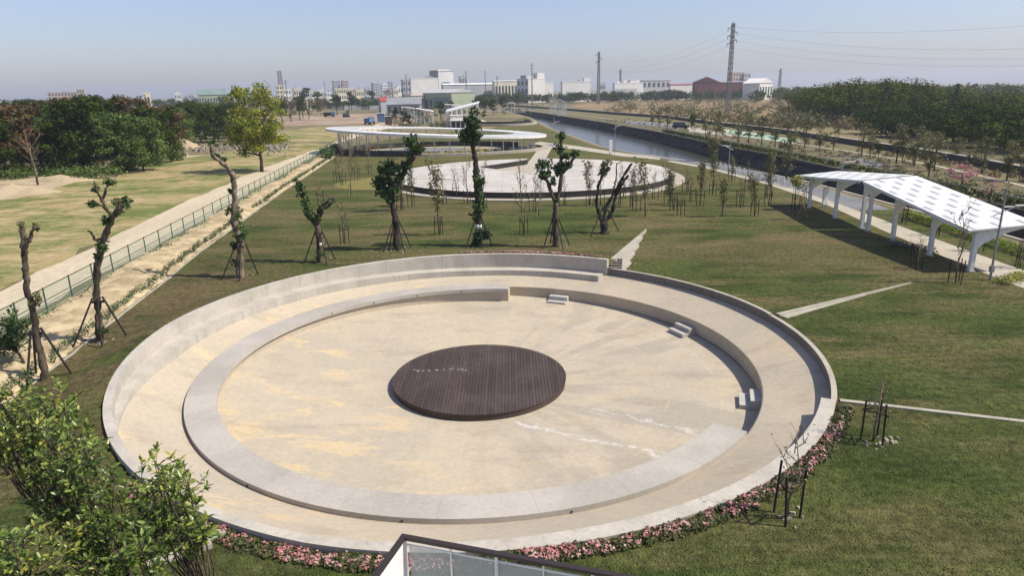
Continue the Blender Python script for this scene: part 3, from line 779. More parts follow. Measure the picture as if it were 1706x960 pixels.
rm = MB().box(0.031, L-0.031, -0.018, 0.018, -0.018, 0.018).mesh('rail', m['fencegreen'])
nm = npmesh('mesh_panel', [(0.031, 0, 0.12), (L-0.031, 0, 0.12), (L-0.031, 0, 1.37), (0.031, 0, 1.37)], [(0, 1, 2, 3)], m['netting'])
for k in range(NPST+1):
    b = dv*k
    o = link('post', pm, None, fen, (b.x, b.y, 0)); o.rotation_euler.z = ang
    if k < NPST:
        for z in (0.10, 0.72, 1.395): o = link('rail', rm, None, fen, (b.x, b.y, z)); o.rotation_euler.z = ang
        o = link('mesh_panel', nm, None, fen, (b.x, b.y, 0)); o.rotation_euler.z = ang

# ------------------------------------------------------------------ pollarded trees
def ptree(label, base, stems, clumps, bark, lm='leaf_dark', collar=2.0, wrap=None, lsize=0.10, dens=1.0, stakes=4, seed=1, spread=1.15, yj=0.35):
    g = random.Random(seed)
    p0 = at(*base); p0.z = gz(p0.x, p0.y)
    if p0.z: 
        p0 = at(base[0], base[1], p0.z)
    e = empty('pollarded_tree', p0, 0, label, 'tree', 'pollarded trees propped on stakes')
    def P(px, py, dy=0.0):
        q = hp(px, py, p0.y+dy); return q - p0
    first = True
    for pts, r0, r1 in stems:
        r0, r1 = r0*.82, r1*.85
        dy = 0.0; out = []; n = len(pts)
        for i, (px, py) in enumerate(pts):
            if i: dy += g.uniform(-yj, yj)*(0.3 if first else 1.0)
            out.append(P(px, py, dy))
        if first: out[0].z = -0.15
        # knobbly subdivision
        fine, rad = [], []
        for i in range(n-1):
            for s in range(6):
                u = s/6; fine.append(out[i].lerp(out[i+1], u) + Vector((g.gauss(0, .022), g.gauss(0, .022), 0)))
                w = (i+u)/(n-1); rad.append((r0 + (r1-r0)*w)*(1+g.gauss(0, .13)) * (1.35 if first and i == 0 and s == 0 else 1))
        fine.append(out[-1]); rad.append(r1)
        if first: trunk = MB().tube(fine, rad, 9).build('trunk', m[bark], e, True)
        else: MB().tube(fine, rad, 9).build('branch', m[bark], trunk, True)
        first = False
    if clumps:
        C, Rd, nn = [], [], []; tw = MB()
        for (px, py, rp) in clumps:
            c_ = P(px, py)
            for q in range(7):
                d_ = Vector((g.gauss(0, 1), g.gauss(0, 1), g.gauss(.5, .8))).normalized()*(rp*p0.y/FPX)*g.uniform(.9, 1.9); tw.tube([c_, c_ + d_*.5 + Vector((0, 0, .03)), c_ + d_], [.016, .011, .005], 4)
                for q2 in range(2): C.append(tuple(c_ + d_*g.uniform(.6, 1))); Rd.append((.14, .14, .14)); nn.append(5)
            rp *= 1.2; rm_ = rp*p0.y/FPX
            k = max(3, int(rp/2.2))
            for i in range(k):
                q = P(px + g.gauss(0, rp*0.36), py + g.gauss(0, rp*0.36), g.gauss(0, rm_*0.4)); C.append(tuple(q)); Rd.append((rm_*0.55, rm_*0.55, rm_*0.5)); nn.append(int(max(10, 85*dens*rm_*rm_*6/k+13)))
        tw.build('twigs', m[bark], e)['kind'] = 'stuff'
        link('foliage', leafmesh('foliage', leaves(C, np.array(Rd), np.array(nn), lsize, 0.3, seed=seed), m[lm]), None, e)
    if stakes:
        o = MB().box(-0.28, 0.28, -0.05, 0.05, collar-0.05, collar+0.06, 0.2).box(-0.05, 0.05, -0.28, 0.28, collar+0.065, collar+0.17, 0.2)
        # find trunk position at collar height
        tp = stems[0][0]; best = min((P(*q) for q in tp), key=lambda q: abs(q.z-collar))
        for i, v in enumerate(o.v): o.v[i] = (v[0]+best.x, v[1]+best.y, v[2])
        o.build('tie_frame', m['tie'], e)
        for k in range(stakes):
            a = 0.5 + k*2*math.pi/stakes + g.uniform(-.2, .2)
            ft = Vector((math.cos(a)*spread, math.sin(a)*spread, 0)); ft.z = gz(p0.x+ft.x, p0.y+ft.y)-p0.z-0.1
            MB().tube([ft, (best.x+math.cos(a)*0.2, best.y+math.sin(a)*0.2, collar+0.22)], 0.045, 6).build('stake', m['stake'], e)
    if wrap:
        (wx0, wy0), (wx1, wy1), wr = wrap
        MB().tube([P(wx0, wy0), P((wx0+wx1)/2, (wy0+wy1)/2), P(wx1, wy1)], wr*.84, 9).build('trunk_wrap', m['wrap'], e, True)
    return e
ptree('tall bare brown pole tree with one fork, leftmost by the green fence', (74, 634), [([(74, 634), (70, 600), (64, 576), (56, 520), (46, 486), (43, 449), (40.5, 415), (37.5, 389), (36.7, 370)], .17, .11), ([(43, 413), (48, 400), (52.5, 389), (56, 378)], .09, .06), ([(56, 378), (62, 379)], .045, .03), ([(37, 376), (31, 383)], .04, .02)], [(34, 376, 2), (60, 379, 2.5), (62, 497, 6), (58, 506, 4)], 'bark', 'leaf_olive', 2.05, dens=.4, stakes=3, seed=1, spread=1.0, lsize=.06)
ptree('crooked pollarded tree with several stubby arms beside the green fence', (167, 570), [([(167, 570), (165, 535), (161, 490), (163, 441), (170.5, 407), (180, 377), (187, 361)], .23, .15), ([(187, 361), (194, 355), (200.5, 347), (203, 338)], .15, .12), ([(187, 361), (176, 347), (170.5, 336), (161, 316), (157, 302)], .10, .04), ([(171, 338), (174, 321), (182, 304)], .08, .05), ([(170.5, 398), (159, 400), (152, 387), (146, 384)], .07, .04), ([(178, 349), (166, 341), (154, 340)], .06, .035)], [(202, 345, 11), (205, 337, 8), (171, 414, 11), (165, 430, 6), (153, 341, 5), (182, 305, 6), (160, 316, 4), (168, 553, 8), (177, 366, 6)], 'bark', 'leaf_dark', 2.0, stakes=4, seed=2, dens=.9, lsize=.075)
ptree('leaning pollarded tree with bent pale trunk and white wrap beside the amphitheatre', (399.5, 462), [([(399.5, 462), (399.5, 423), (401, 402), (395.6, 387), (390, 366), (392, 332), (390, 306), (386, 286.5)], .30, .20), ([(386, 288), (380, 279), (373, 274), (362, 265), (353, 259), (353, 241)], .19, .12)], [(353, 239, 5), (361, 262, 4), (372, 267, 3), (394, 374, 10), (387, 352, 7), (396, 356, 7), (404, 392, 8), (390, 412, 6), (393, 440, 6), (383, 320, 4)], 'barkpale', 'leaf_dark', 2.2, wrap=((399.5, 445), (399.5, 428), .262), seed=3, dens=.8)
ptree('Y shaped pollarded tree with ivy leaved arms behind the back wall', (534, 437), [([(534, 437), (532, 397), (528, 376)], .28, .22), ([(528, 378), (515, 361), (507.6, 337), (502, 316), (496, 301)], .19, .12), ([(528, 378), (536, 350), (547, 340), (557, 328)], .16, .09)], [(496, 304, 6), (500, 312, 6), (504, 325, 6), (508, 338, 6), (512, 350, 6), (519, 362, 7), (528, 366, 7), (534, 352, 6), (541, 345, 6), (549, 338, 5), (531, 425, 7)], 'bark', 'leaf_dark', 2.0, seed=4, wrap=((533, 410), (533, 404), .268))
ptree('leaning pollarded tree with heavy dark foliage on its left side', (661.6, 416), [([(661.6, 416), (660, 375), (655, 349), (651, 328)], .32, .25), ([(651, 330), (658, 310), (668, 292), (689, 261), (697, 253)], .25, .17)], [(689, 242, 14), (692, 250, 8), (638, 300, 14), (645, 320, 13), (653, 334, 9), (662, 298, 10), (648, 281, 12), (634, 314, 9), (655, 312, 11), (642, 288, 10), (668, 285, 9), (640, 285, 9), (676, 276, 7)], 'barkdark', 'leaf_dark', 2.0, seed=5, dens=1.2, lsize=.13)
ptree('tall straight pollarded tree with two round leaf tufts at its top', (797, 410), [([(797, 410), (797, 373), (796, 336), (794, 305), (792, 266), (787, 242), (783, 214)], .33, .19), ([(787, 236), (790, 224), (791, 212)], .12, .08)], [(788, 201, 14), (785, 206, 10), (783, 229, 13), (776, 226, 9), (790, 232, 10), (799, 300, 9), (797, 318, 7), (795, 347, 11), (792, 360, 8), (800, 396, 13), (793, 402, 9)], 'barkdark', 'leaf_dark', 2.05, seed=6, dens=1.1, lsize=.13, wrap=((797, 381), (797, 374), .30))
ptree('forked pollarded tree with a leafy ball on its left arm', (926, 411), [([(926, 411), (925, 366), (926, 338)], .29, .22), ([(926, 342), (919, 322), (913, 304), (906.5, 295)], .19, .13), ([(926, 342), (931.7, 318), (935, 295), (934, 274), (934.4, 240), (936, 226)], .20, .11), ([(935, 292), (948, 276), (959, 258)], .13, .10)], [(904, 281, 13), (908, 290, 8), (920, 303, 6), (936, 281, 10), (930, 286, 7), (936, 228, 5), (933, 250, 6), (959, 258, 6), (947, 276, 6), (925, 333, 5), (943, 262, 7)], 'bark', 'leaf_dark', 2.0, seed=7, lsize=.12)
ptree('many stemmed bare pollarded tree with dark sawn limbs near the concrete stair', (1007, 389), [([(1007, 389), (1006, 370)], .40, .34), ([(1006, 374), (996, 354), (993.5, 334), (998, 306), (1005, 290), (1011, 289)], .18, .09), ([(1000, 302), (1004, 285), (1005, 267)], .09, .06), ([(1008, 374), (1021, 352), (1025.6, 325), (1037, 306), (1047, 292)], .20, .12), ([(1006, 374), (1009, 345), (1023, 322), (1037, 297), (1053, 272)], .17, .12), ([(1022, 325), (1023, 315), (1027, 295), (1027, 272)], .09, .05), ([(1027, 274), (1037, 268)], .05, .03)], [(1008, 276, 8), (1004, 286, 5), (1012, 282, 5)], 'barkdark', 'leaf_olive', 1.9, seed=8, dens=.5, stakes=2, spread=1.6)
# loose pale stones round the root balls
g = np.random.default_rng(9); mb = MB()
for (px, py, k, sp_) in ((655, 416, 34, 1.5), (925, 411, 12, 1.0), (400, 462, 10, .9), (1010, 389, 12, 1.4), (797, 410, 12, 1.0), (534, 437, 10, 1.0), (170, 570, 14, .9), (1455, 737, 16, .55), (1312, 862, 8, .4), (1530, 448, 8, .8)):
    p = at(px, py)
    for i in range(k):
        x, y = p.x + g.normal()*sp_*0.6, p.y + g.normal()*sp_*0.45; s = 0.03 + 0.06*g.random(); z = gz(x, y)
        mb.box(-s, s, -s*0.7, s*0.7, z-0.03, z+s*0.8, g.random()*6, (x, y, 0))
        for i2 in range(4): v = mb.v[-1-i2]; mb.v[-1-i2] = (x+(v[0]-x)*0.6+g.normal()*0.02, y+(v[1]-y)*0.6, v[2])
tag(mb.build('loose_stones', m['rock']), 'pale loose stones scattered round the tree roots', 'stones', None, 'stuff')
# ------------------------------------------------------------------ staked saplings
_sp = {}
def sapling_parts(kind, seed):
    if (kind, seed) in _sp: return _sp[(kind, seed)]
    g = random.Random(seed*7+len(kind)); parts = []
    h = 4.0
    t = MB(); pts = [(0, 0, -0.1), (g.gauss(0, .05), g.gauss(0, .05), h*.25), (g.gauss(0, .12), g.gauss(0, .12), h*.55), (g.gauss(0, .2), g.gauss(0, .2), h*.96)]
    pale = kind in ('bare', 'pale')
    tb = 'barkpale' if pale else 'bark'
    t.tube(pts, [.050, .042, .030, .012], 6); parts.append(('trunk', t.mesh('trunk', m[tb], True)))
    br = MB(); tips = []
    for i in range(11 if kind != 'round' else 9):
        u = .32 + .6*i/10; a = g.uniform(0, 6.28); L = (.95 - .55*u)*g.uniform(.6, 1.1)*(1.25 if pale else .8)
        b = Vector(pts[1]).lerp(Vector(pts[3]), (u-.25)/.75); e = b + Vector((math.cos(a)*L*.55, math.sin(a)*L*.55, L*.95)); mid = b.lerp(e, .5) + Vector((math.cos(a)*.08, math.sin(a)*.08, -.04))
        br.tube([b, mid, e], [.024, .016, .007], 4); tips += [tuple(e), tuple(mid)]
        for q in range(4):
            e2 = mid.lerp(e, g.random()) + Vector((g.uniform(-.35, .35), g.uniform(-.35, .35), g.uniform(.15, .5))); br.tube([mid, e2], [.009, .005], 3); tips.append(tuple(e2))
    parts.append(('branches', br.mesh('branches', m[tb])))
    if kind == 'leafy': V = leaves([(0, 0, z) for z in np.linspace(1.5, 3.9, 9)] + tips, np.array([[.34, .34, .3]]*9 + [[.2, .2, .2]]*len(tips)), np.array([24]*9 + [7]*len(tips)), .075, .3, seed=seed); lm = 'leaf_olive'
    elif kind == 'round': V = leaves([(0, 0, 2.9), (.35, .1, 2.7), (-.3, .2, 2.75), (.1, -.35, 3.1), (0, .2, 3.4), (-.2, -.2, 3.3)], np.array([.55, .55, .45]), 130, .085, .4, seed=seed); lm = 'leaf_yellow'
    else: V = leaves(tips, np.array([.16, .16, .16]), 3 if kind != 'bare' else 1, .06, .3, seed=seed); lm = 'leaf_olive'
    parts.append(('foliage', leafmesh('foliage', V, m[lm])))
    if kind == 'pale' or (kind == 'leafy' and seed % 3 == 0):
        for k in range(3):
            a = k*2.094+.4; parts.append(('stake', MB().tube([(math.cos(a)*.62, math.sin(a)*.62, -.08), (math.cos(a)*.02, math.sin(a)*.02, 1.35)], .024, 5).mesh('stake', m['bamboo'])))
    else:
        for k in range(3):
            a = k*2.094+.3+seed; x, y = math.cos(a)*.38, math.sin(a)*.38; lx, ly = g.gauss(0, .05), g.gauss(0, .05)
            parts.append(('stake', MB().tube([(x, y, -.12), (x+lx, y+ly, 1.45+g.uniform(-.1, .15))], .032, 6).mesh('stake', m['stake'])))
        bx = MB()
        for k in range(3):
            a, b = k*2.094+.3+seed, (k+1)*2.094+.3+seed; bx.tube([(math.cos(a)*.44, math.sin(a)*.44, 1.05+.02*k), (math.cos(b)*.44, math.sin(b)*.44, 1.05+.02*k)], .022, 5)
        parts.append(('crossbar', bx.mesh('crossbar', m['stake'])))
    _sp[(kind, seed)] = parts
    return parts
def sapling(px, py, top, kind, seed, label, group, lean=(0, 0)):
    p = at(px, py); z = gz(p.x, p.y)
    if z: p = at(px, py, z)
    hh = hp(px, top, p.y).z - p.z
    e = empty('staked_sapling', (p.x, p.y, p.z), random.uniform(0, 6.28), label, 'sapling', group)
    s = max(.35, hh/4.0)
    for nme, me in sapling_parts(kind, seed):
        o = link(nme, me, None, e)
        if nme in ('trunk', 'branches', 'foliage'): o.scale = (min(1.25, max(.85, s**.6)), min(1.25, max(.85, s**.6)), s)
        if lean != (0, 0) and nme in ('trunk', 'branches', 'foliage'): o.rotation_euler = (lean[0], lean[1], 0)
    return e
grove = [(561, 302, 245, 'bare', 1), (571, 308, 240, 'bare', 2), (584, 326, 235, 'pale', 1), (574, 406, 335, 'bare', 3), (615, 290, 245, 'bare', 4), (536, 341, 300, 'bare', 1), (652, 352, 262, 'leafy', 1), (668, 350, 268, 'leafy', 2), (686, 344, 271, 'leafy', 1), (732, 391, 269, 'leafy', 4), (738, 341, 290, 'bare', 2), (779, 339, 262, 'bare', 1), (806, 347, 265, 'bare', 4), (873, 391, 272, 'bare', 3), (889, 353, 290, 'bare', 2), (897, 359, 292, 'pale', 2), (938.5, 342, 285, 'bare', 1), (982, 343, 268, 'leafy', 2), (1001, 341, 282, 'bare', 2), (1038, 330, 275, 'bare', 4), (1053, 345, 282, 'leafy', 5), (1060, 353, 300, 'bare', 2), (1075, 361, 266, 'leafy', 3), (1090, 331, 285, 'bare', 1), (1113, 341, 295, 'leafy', 5), (1122, 350, 275, 'leafy', 4), (1134, 359, 318, 'bare', 4), (1152, 335, 290, 'bare', 3), (1166, 343, 268, 'leafy', 1), (1187, 324, 232, 'leafy', 5), (1203, 361, 296, 'leafy', 3), (1219, 303, 262, 'leafy', 2), (1233, 345, 298, 'bare', 2), (1257, 360, 291, 'leafy', 4), (1280, 343, 250, 'leafy', 5), (1278, 330, 268, 'bare', 1), (1324, 350, 287, 'round', 1), (1336, 366, 300, 'pale', 1), (1246, 318, 270, 'bare', 4), (1143, 321, 282, 'bare', 1), (1108, 322, 283, 'bare', 3), (1030, 342, 290, 'bare', 1), (760, 330, 278, 'bare', 3), (596, 300, 258, 'bare', 2)]
grove.sort()
LK = {'bare': 'bare sapling', 'pale': 'bare sapling with pale tripod stakes', 'leafy': 'leafy sapling', 'round': 'round crowned bright green sapling'}
for i, (px, py, tp, kd, sd) in enumerate(grove):
    sapling(px, py, tp, kd, sd, f'{LK[kd]}, {ordw(i)} from left on the grove lawn', 'staked saplings on the grove lawn', (random.gauss(0, .03), random.gauss(0, .04)))
for (px, py, tp, kd, sd, lb) in ((1455, 735, 640, 'bare', 3, 'thin twisted sapling between dark stakes near the straight lawn kerb'), (1310, 865, 730, 'bare', 4, 'nearest thin sapling in dark crossed stakes beside the pink flower bed'), (1525, 448, 398, 'bare', 2, 'small bare sapling in dark stakes in the pavilion shadow'), (1592, 472, 345, 'bare', 1, 'tall bare sapling in dark stakes before the near pavilion column'), (1502, 371, 335, 'bare', 2, 'farthest bare sapling on the strip behind the pavilion'), (1559, 392, 350, 'bare', 4, 'second bare sapling on the strip behind the pavilion'), (1627, 419, 362, 'bare', 3, 'third bare sapling on the strip behind the pavilion'), (1699, 447, 392, 'bare', 1, 'bare sapling at the right edge behind the footpath')):
    sapling(px, py, tp, kd, sd, lb, 'staked saplings round the pavilion and bed')

# ------------------------------------------------------------------ broad leaved young trees by the tower (lower left)
LEAFV = np.array([(-1, 0, 0), (-.35, .34, .10), (.45, .30, .09), (1, 0, -.06), (.45, -.30, .09), (-.35, -.34, .10), (0, 0, 0)])
def broadleaf(P, axis, nrm, s):
    n = len(P); t = axis/np.linalg.norm(axis, axis=1)[:, None]
    nr = nrm - t*(nrm*t).sum(1)[:, None]; nr /= np.linalg.norm(nr, axis=1)[:, None]; b = np.cross(nr, t)
    V = P[:, None] + s[:, None, None]*((LEAFV[None, :, 0, None]+1)*t[:, None] + LEAFV[None, :, 1, None]*b[:, None] + LEAFV[None, :, 2, None]*nr[:, None])
    F = np.array([(0, 6, 1, 1), (1, 6, 2, 2)])
    tri = np.array([(0, 6, 1), (1, 6, 2), (2, 6, 3), (3, 6, 4), (4, 6, 5), (5, 6, 0)])
    return V.reshape(-1, 3), (tri[None] + 7*np.arange(n)[:, None, None]).reshape(-1, 3)
def near_tree(label, twigs_px, Y, base, seed, nl=14, ls=0.066, nb=1, spread=.38, lm='leaf_near'):
    """twigs_px: pixel spots where leafy sprays sit, given at about depth Y; base (X,Y)"""
    g = np.random.default_rng(seed)
    e = empty('broadleaf_tree', (base[0], base[1], gz(*base)), 0, label, 'tree', 'broad leaved young trees below the tower')
    o0 = Vector((base[0], base[1], gz(*base)))
    tw = []
    for (px, py) in twigs_px: tw.append(hp(px, py, Y + g.uniform(-.9, .9)) - o0)
    zt = min(t.z for t in tw); cx = sum((t for t in tw), Vector())/len(tw)
    fork = Vector((cx.x*.5, cx.y*.5, max(.8, zt*.62)))
    MB().tube([(0, 0, -.1), (fork.x*.4, fork.y*.4, fork.z*.55), fork], [.075, .06, .05], 7).build('trunk', m['bark'], e, True)
    br = MB(); Ps, Ax, Nr, Sz = [], [], [], []
    for t in tw:
        mid = fork.lerp(t, .55) + Vector((g.normal()*.12, g.normal()*.12, -.15))
        br.tube([fork, mid, t], [.022, .014, .007], 5)
        for q in range(5):
            a = Vector((g.normal(), g.normal(), .45+abs(g.normal())*.5)).normalized(); st = t - (t-mid)*g.uniform(0, .55); L = spread*g.uniform(.7, 1.3); en = st + a*L
            br.tube([st, en], [.008, .004], 4)
            for k in range(nl):
                u = g.random()**.7; p = st.lerp(en, u); d = Vector((g.normal(), g.normal(), g.normal()*.5+.15)); d = (d.normalized() + a*.55).normalized()
                Ps.append(tuple(p)); Ax.append(tuple(d)); Nr.append((g.normal()*.5, g.normal()*.5, 1.0)); Sz.append(ls*g.uniform(.6, 1.25))
    br.build('branches', m['bark'], e)
    V, F = broadleaf(np.array(Ps), np.array(Ax), np.array(Nr), np.array(Sz))
    link('foliage', npmesh('foliage', V, F, m[lm]), None, e)
def spots(poly, n, seed):
    g = random.Random(seed); out = []
    xs = [p[0] for p in poly]; ys = [p[1] for p in poly]
    while len(out) < n:
        q = (g.uniform(min(xs), max(xs)), g.uniform(min(ys), max(ys)))
        if inpoly(q, poly): out.append(q)
    return out
near_tree('broad leaved young tree with dense top at the left edge below the pole tree', spots([(-40, 640), (25, 640), (110, 655), (130, 720), (60, 760), (-40, 760)], 40, 1), 11.5, (-8.2, 11.5), 1)
near_tree('broad leaved young tree filling the middle of the lower left corner', spots([(50, 690), (150, 720), (200, 800), (150, 880), (60, 850), (20, 760)], 44, 2), 10.6, (-6.6, 10.4), 2)
near_tree('broad leaved young tree with an upright leafy spray against the pale terrace', spots([(215, 800), (265, 770), (290, 790), (330, 855), (380, 880), (340, 905), (260, 900), (210, 860)], 32, 3) + [(262, 780), (297, 775), (305, 768)], 10.6, (-5.2, 10.6), 3)
near_tree('yellowish broad leaved young tree at the bottom edge beside the short kerb', spots([(90, 860), (200, 860), (270, 900), (240, 950), (120, 970), (90, 920)], 34, 4), 9.6, (-5.6, 9.4), 4)
near_tree('broad leaved young tree in the bottom left corner of the view', spots([(-30, 880), (40, 890), (60, 960), (20, 1000), (-40, 1000)], 22, 5), 9.3, (-7.6, 9.2), 5)
near_tree('small dark leaved tree at the left edge before the wire fence', spots([(-10, 520), (25, 515), (40, 545), (30, 590), (-10, 600)], 22, 6), 27.5, (at(28, 622).x, 27.5), 6, 16, .10, 1, .7, 'leaf_dark')

# ------------------------------------------------------------------ balcony railing of the tower below the camera
ZR = 5.2
rc = at(672, 893, ZR); rr_ = at(1040, 960, ZR); du = (rr_-rc).normalized(); dl = Vector((du.y, -du.x, 0))
bal = empty('balcony', (rc.x, rc.y, 0), 0, 'tower balcony corner with dark handrail, glass panes and white side panel', 'balcony')
def bch(mbx, name, mat): return ch(mbx.build(name, mat), bal)
LR = 7.0; LL = 3.2
def obox(p, d, l0, l1, w0, w1, z0, z1):
    n = Vector((-d.y, d.x, 0)); q = [p+d*l0+n*w0, p+d*l1+n*w0, p+d*l1+n*w1, p+d*l0+n*w1]
    return MB().prism([(v.x, v.y) for v in q], z0, z1)
bch(obox(rc, du, -0.04, LR, -0.04, 0.04, ZR-0.05, ZR), 'handrail', m['rail'])
bch(obox(rc, dl, 0.042, LL, -0.04, 0.04, ZR-0.051, ZR-0.001), 'handrail', m['rail'])
bch(obox(rc, du, 0.03, LR, 0.012, 0.03, ZR-0.17, ZR-0.145), 'glass_trim', m['white'])
pane = 0.66
for k in range(10):
    x0 = 0.05 + k*pane
    bch(obox(rc, du, x0+0.02, x0+pane-0.02, 0.015, 0.027, ZR-1.05, ZR-0.171), 'glass_pane', m['glass'])
    wd = 0.022 if k % 2 else 0.012
    bch(obox(rc, du, x0+pane-wd, x0+pane+wd, -0.012, 0.010, ZR-1.10, ZR-0.051), 'post', m['white'])
bch(obox(rc, du, -0.03, 0.03, -0.03, 0.03, ZR-1.15, ZR-0.052), 'post', m['white'])
for k in range(4):
    x0 = 0.05 + k*0.78
    bch(obox(rc, dl, x0, x0+0.75, -0.012, 0.012, ZR-1.08, ZR-0.075), 'side_panel', m['white'])
    bch(obox(rc, dl, x0+0.752, x0+0.778, -0.022, 0.022, ZR-1.10, ZR-0.052), 'post', m['white'])
q = [rc - dl*0.1 - du*0.1, rc + du*LR - dl*0.1, rc + du*LR + dl*LL, rc + dl*LL - du*0.1]
bch(MB().prism([(v.x, v.y) for v in q][::-1], ZR-1.35, ZR-1.12), 'floor_slab', m['wall'])
for a, b in ((0.4, 0.5), (LR-0.5, 0.5), (0.4, LL-0.4), (LR-0.5, LL-0.4)):
    c = rc + du*a + dl*b; bch(MB().box(-0.18, 0.18, -0.18, 0.18, -0.1, ZR-1.352, 0.2, (c.x, c.y, 0)), 'pillar', m['wall'])

# ------------------------------------------------------------------ raised round terrace with notch
ZT = 0.75
TC, TR = Vector((2.9, 90.3)), 18.3
notch = [at(798, 278, ZT), at(878, 266, ZT), at(886, 257, ZT)]
n_out0 = notch[2]
nb0 = at(893, 291, ZT); nb1 = at(912, 256, ZT); n_out1 = nb1 + (nb1-nb0).normalized()*25; n_out0 = notch[2] + (nb1-nb0).normalized()*25
npoly = [notch[0].xy, nb0.xy, n_out1.xy, n_out0.xy, notch[2].xy, notch[1].xy]
ter = empty('round_terrace', (TC.x, TC.y, 0), 0, 'raised round terrace with pale paving, black edge and wedge shaped cut', 'terrace')
disc = circle(TC, TR, 160)
V = [Vector(p) for p in disc] + [Vector(p) for p in npoly]
Ed = [(i, (i+1) % 160) for i in range(160)] + [(160+i, 160+(i+1) % 6) for i in range(6)]
res = delaunay_2d_cdt(V, Ed, [], 0, 1e-5)
vs, fs = res[0], [tuple(f) for f in res[2]]
npl = [tuple(p) for p in npoly]
keep = [f for f in fs if (lambda c: inpoly(c, disc) and not inpoly(c, npl))(sum((vs[i] for i in f), Vector((0, 0)))/3)]
from collections import Counter
grp = {}                      # keep the one connected slab
for f in keep:
    for i in f: grp.setdefault(i, i)
def root(i):
    while grp[i] != i: i = grp[i]
    return i
for f in keep:
    for i in f[1:]: grp[root(i)] = root(f[0])
main = Counter(root(f[0]) for f in keep).most_common(1)[0][0]
keep = [f for f in keep if root(f[0]) == main]
ec = Counter()
for f in keep:
    for a, b in zip(f, f[1:]+f[:1]): ec[frozenset((a, b))] += 1
top, side = MB(), MB()
used_v = sorted({i for f in keep for i in f}); ix = {o_: k for k, o_ in enumerate(used_v)}
top.v = [(vs[i].x, vs[i].y, ZT) for i in used_v]; top.f = [tuple(ix[i] for i in f) for f in keep]
me = top.mesh('paving', m['stone_top'])
if me.polygons[0].normal.z < 0: me.flip_normals()
ch(link('paving', me), ter)
for f in keep:
    for a, b in zip(f, f[1:]+f[:1]):
        if ec[frozenset((a, b))] == 1:
            k = len(side.v); va, vb = vs[a], vs[b]
            side.v += [(va.x, va.y, -0.1), (vb.x, vb.y, -0.1), (vb.x, vb.y, ZT-0.002), (va.x, va.y, ZT-0.002)]; side.f.append((k, k+1, k+2, k+3))
ch(side.build('edge_cladding', m['black']), ter)
nc = [p for p in npl]
sheet('terrace_ramp', [tuple(Vector(p).lerp(Vector(nc[0]), 0.02)) for p in nc], 0.03, m['path'], label='pale ramp inside the terrace cut')
ch(MB().sector(TR+0.01, TR+1.3, 150, 372, -0.05, 0.10, 120, TC).build('kerb_ring', m['curb']), ter)
sheet('round_lawn', circle(at(640, 305).xy, 6.2, 48), 0.006, pmat('yellowed round lawn', (0.17, 0.15, 0.035), (0.20, 0.17, 0.05), 0.4), label='yellow green round lawn patch')

# ------------------------------------------------------------------ white tilted ring canopy
KC, KR, KQ = Vector((-14.2, 137.0)), 21.5, 0.60
def sq(mbx):
    mbx.v = [(v[0], KC.y + (v[1]-KC.y)*KQ, v[2]) for v in mbx.v]; return mbx
def roofz(x): return 4.75 - 2.05*(x - (KC.x-KR))/(2*KR)
can = empty('ring_canopy', (KC.x, KC.y, 0), 0, 'large white tilted ring canopy on slim white columns', 'canopy')
rz_ = lambda r, a: roofz(KC.x + r*math.cos(R(a)))
ch(sq(MB().sector(15.2, KR, 0, 360, lambda r, a: rz_(r, a)-0.42+0.2*(r < 18), rz_, 160, KC)).build('ring_roof', m['white']), can)
for k in range(60):
    a = 6*k; ch(sq(MB().sector(15.25, KR-.05, a-.06, a+.06, lambda r, b: rz_(r, b)+.002, lambda r, b: rz_(r, b)+.03, 1, KC)).build('roof_seam', m['panelgrey']), can)
for k in range(44):
    a = 360*k/44 + 2; x, y = KC.x + 19.2*math.cos(R(a)), KC.y + KQ*19.2*math.sin(R(a))
    ch(MB().tube([(x, y, -0.1), (x, y, roofz(x)-0.5)], 0.10, 8).build('column', m['white']), can)
    if 120 < a < 260 and k % 2 == 0:
        for s in (-1, 1):
            a2 = a + s*5; x2, y2 = KC.x + 19.2*math.cos(R(a2)), KC.y + KQ*19.2*math.sin(R(a2)); ch(MB().tube([(x, y, 1.4), (x2, y2, roofz(x2)-0.5)], 0.05, 6).build('brace', m['white']), can)
wl = MB().sector(20.3, 20.7, 172, 262, -0.1, 1.0, 60, KC).sector(16.6, 17.0, 20, 170, -0.1, 1.0, 90, KC)
sq(wl)
tag(wl.build('garden_wall', m['darkwall']), 'dark curved garden wall under the white ring canopy', 'wall')
tag(sq(MB().sector(20.8, 22.2, 262, 390, -0.1, 0.45, 90, KC)).build('garden_kerb', m['curb']), 'wide pale curved kerb before the ring canopy', 'kerb')
sheet('canopy_floor', [(x, KC.y+(y-KC.y)*KQ) for x, y in circle(KC, 20.2, 90)], 0.008, m['path'], label='pale floor under the ring canopy')
sheet('canopy_lawn', [(x, KC.y+(y-KC.y)*KQ) for x, y in circle((KC.x-1, KC.y-1), 12.5, 72)], 0.014, m['field'], label='round lawn inside the ring canopy')
sheet('canopy_paving', [(KC.x-3+9*math.cos(t/20*6.283), KC.y+1+4.5*math.sin(t/20*6.283)) for t in range(20)], 0.02, m['asphalt'], label='grey paved oval inside the ring canopy')
C = [(KC.x + 14*math.cos(a), KC.y + KQ*14*math.sin(a), 0.3) for a in np.linspace(3.3, 6.1, 40)]
tag(link('flower_border', leafmesh('flower_border', leaves(C, np.array([0.7, 0.7, 0.35]), 30, 0.16, seed=41), m['leaf_brown'])), 'brown flower border under the front of the ring canopy', 'flower border', None, 'stuff')
C = [(KC.x + 15.5*math.cos(a), KC.y + KQ*15.5*math.sin(a), 0.3) for a in np.linspace(1.6, 3.1, 36)]
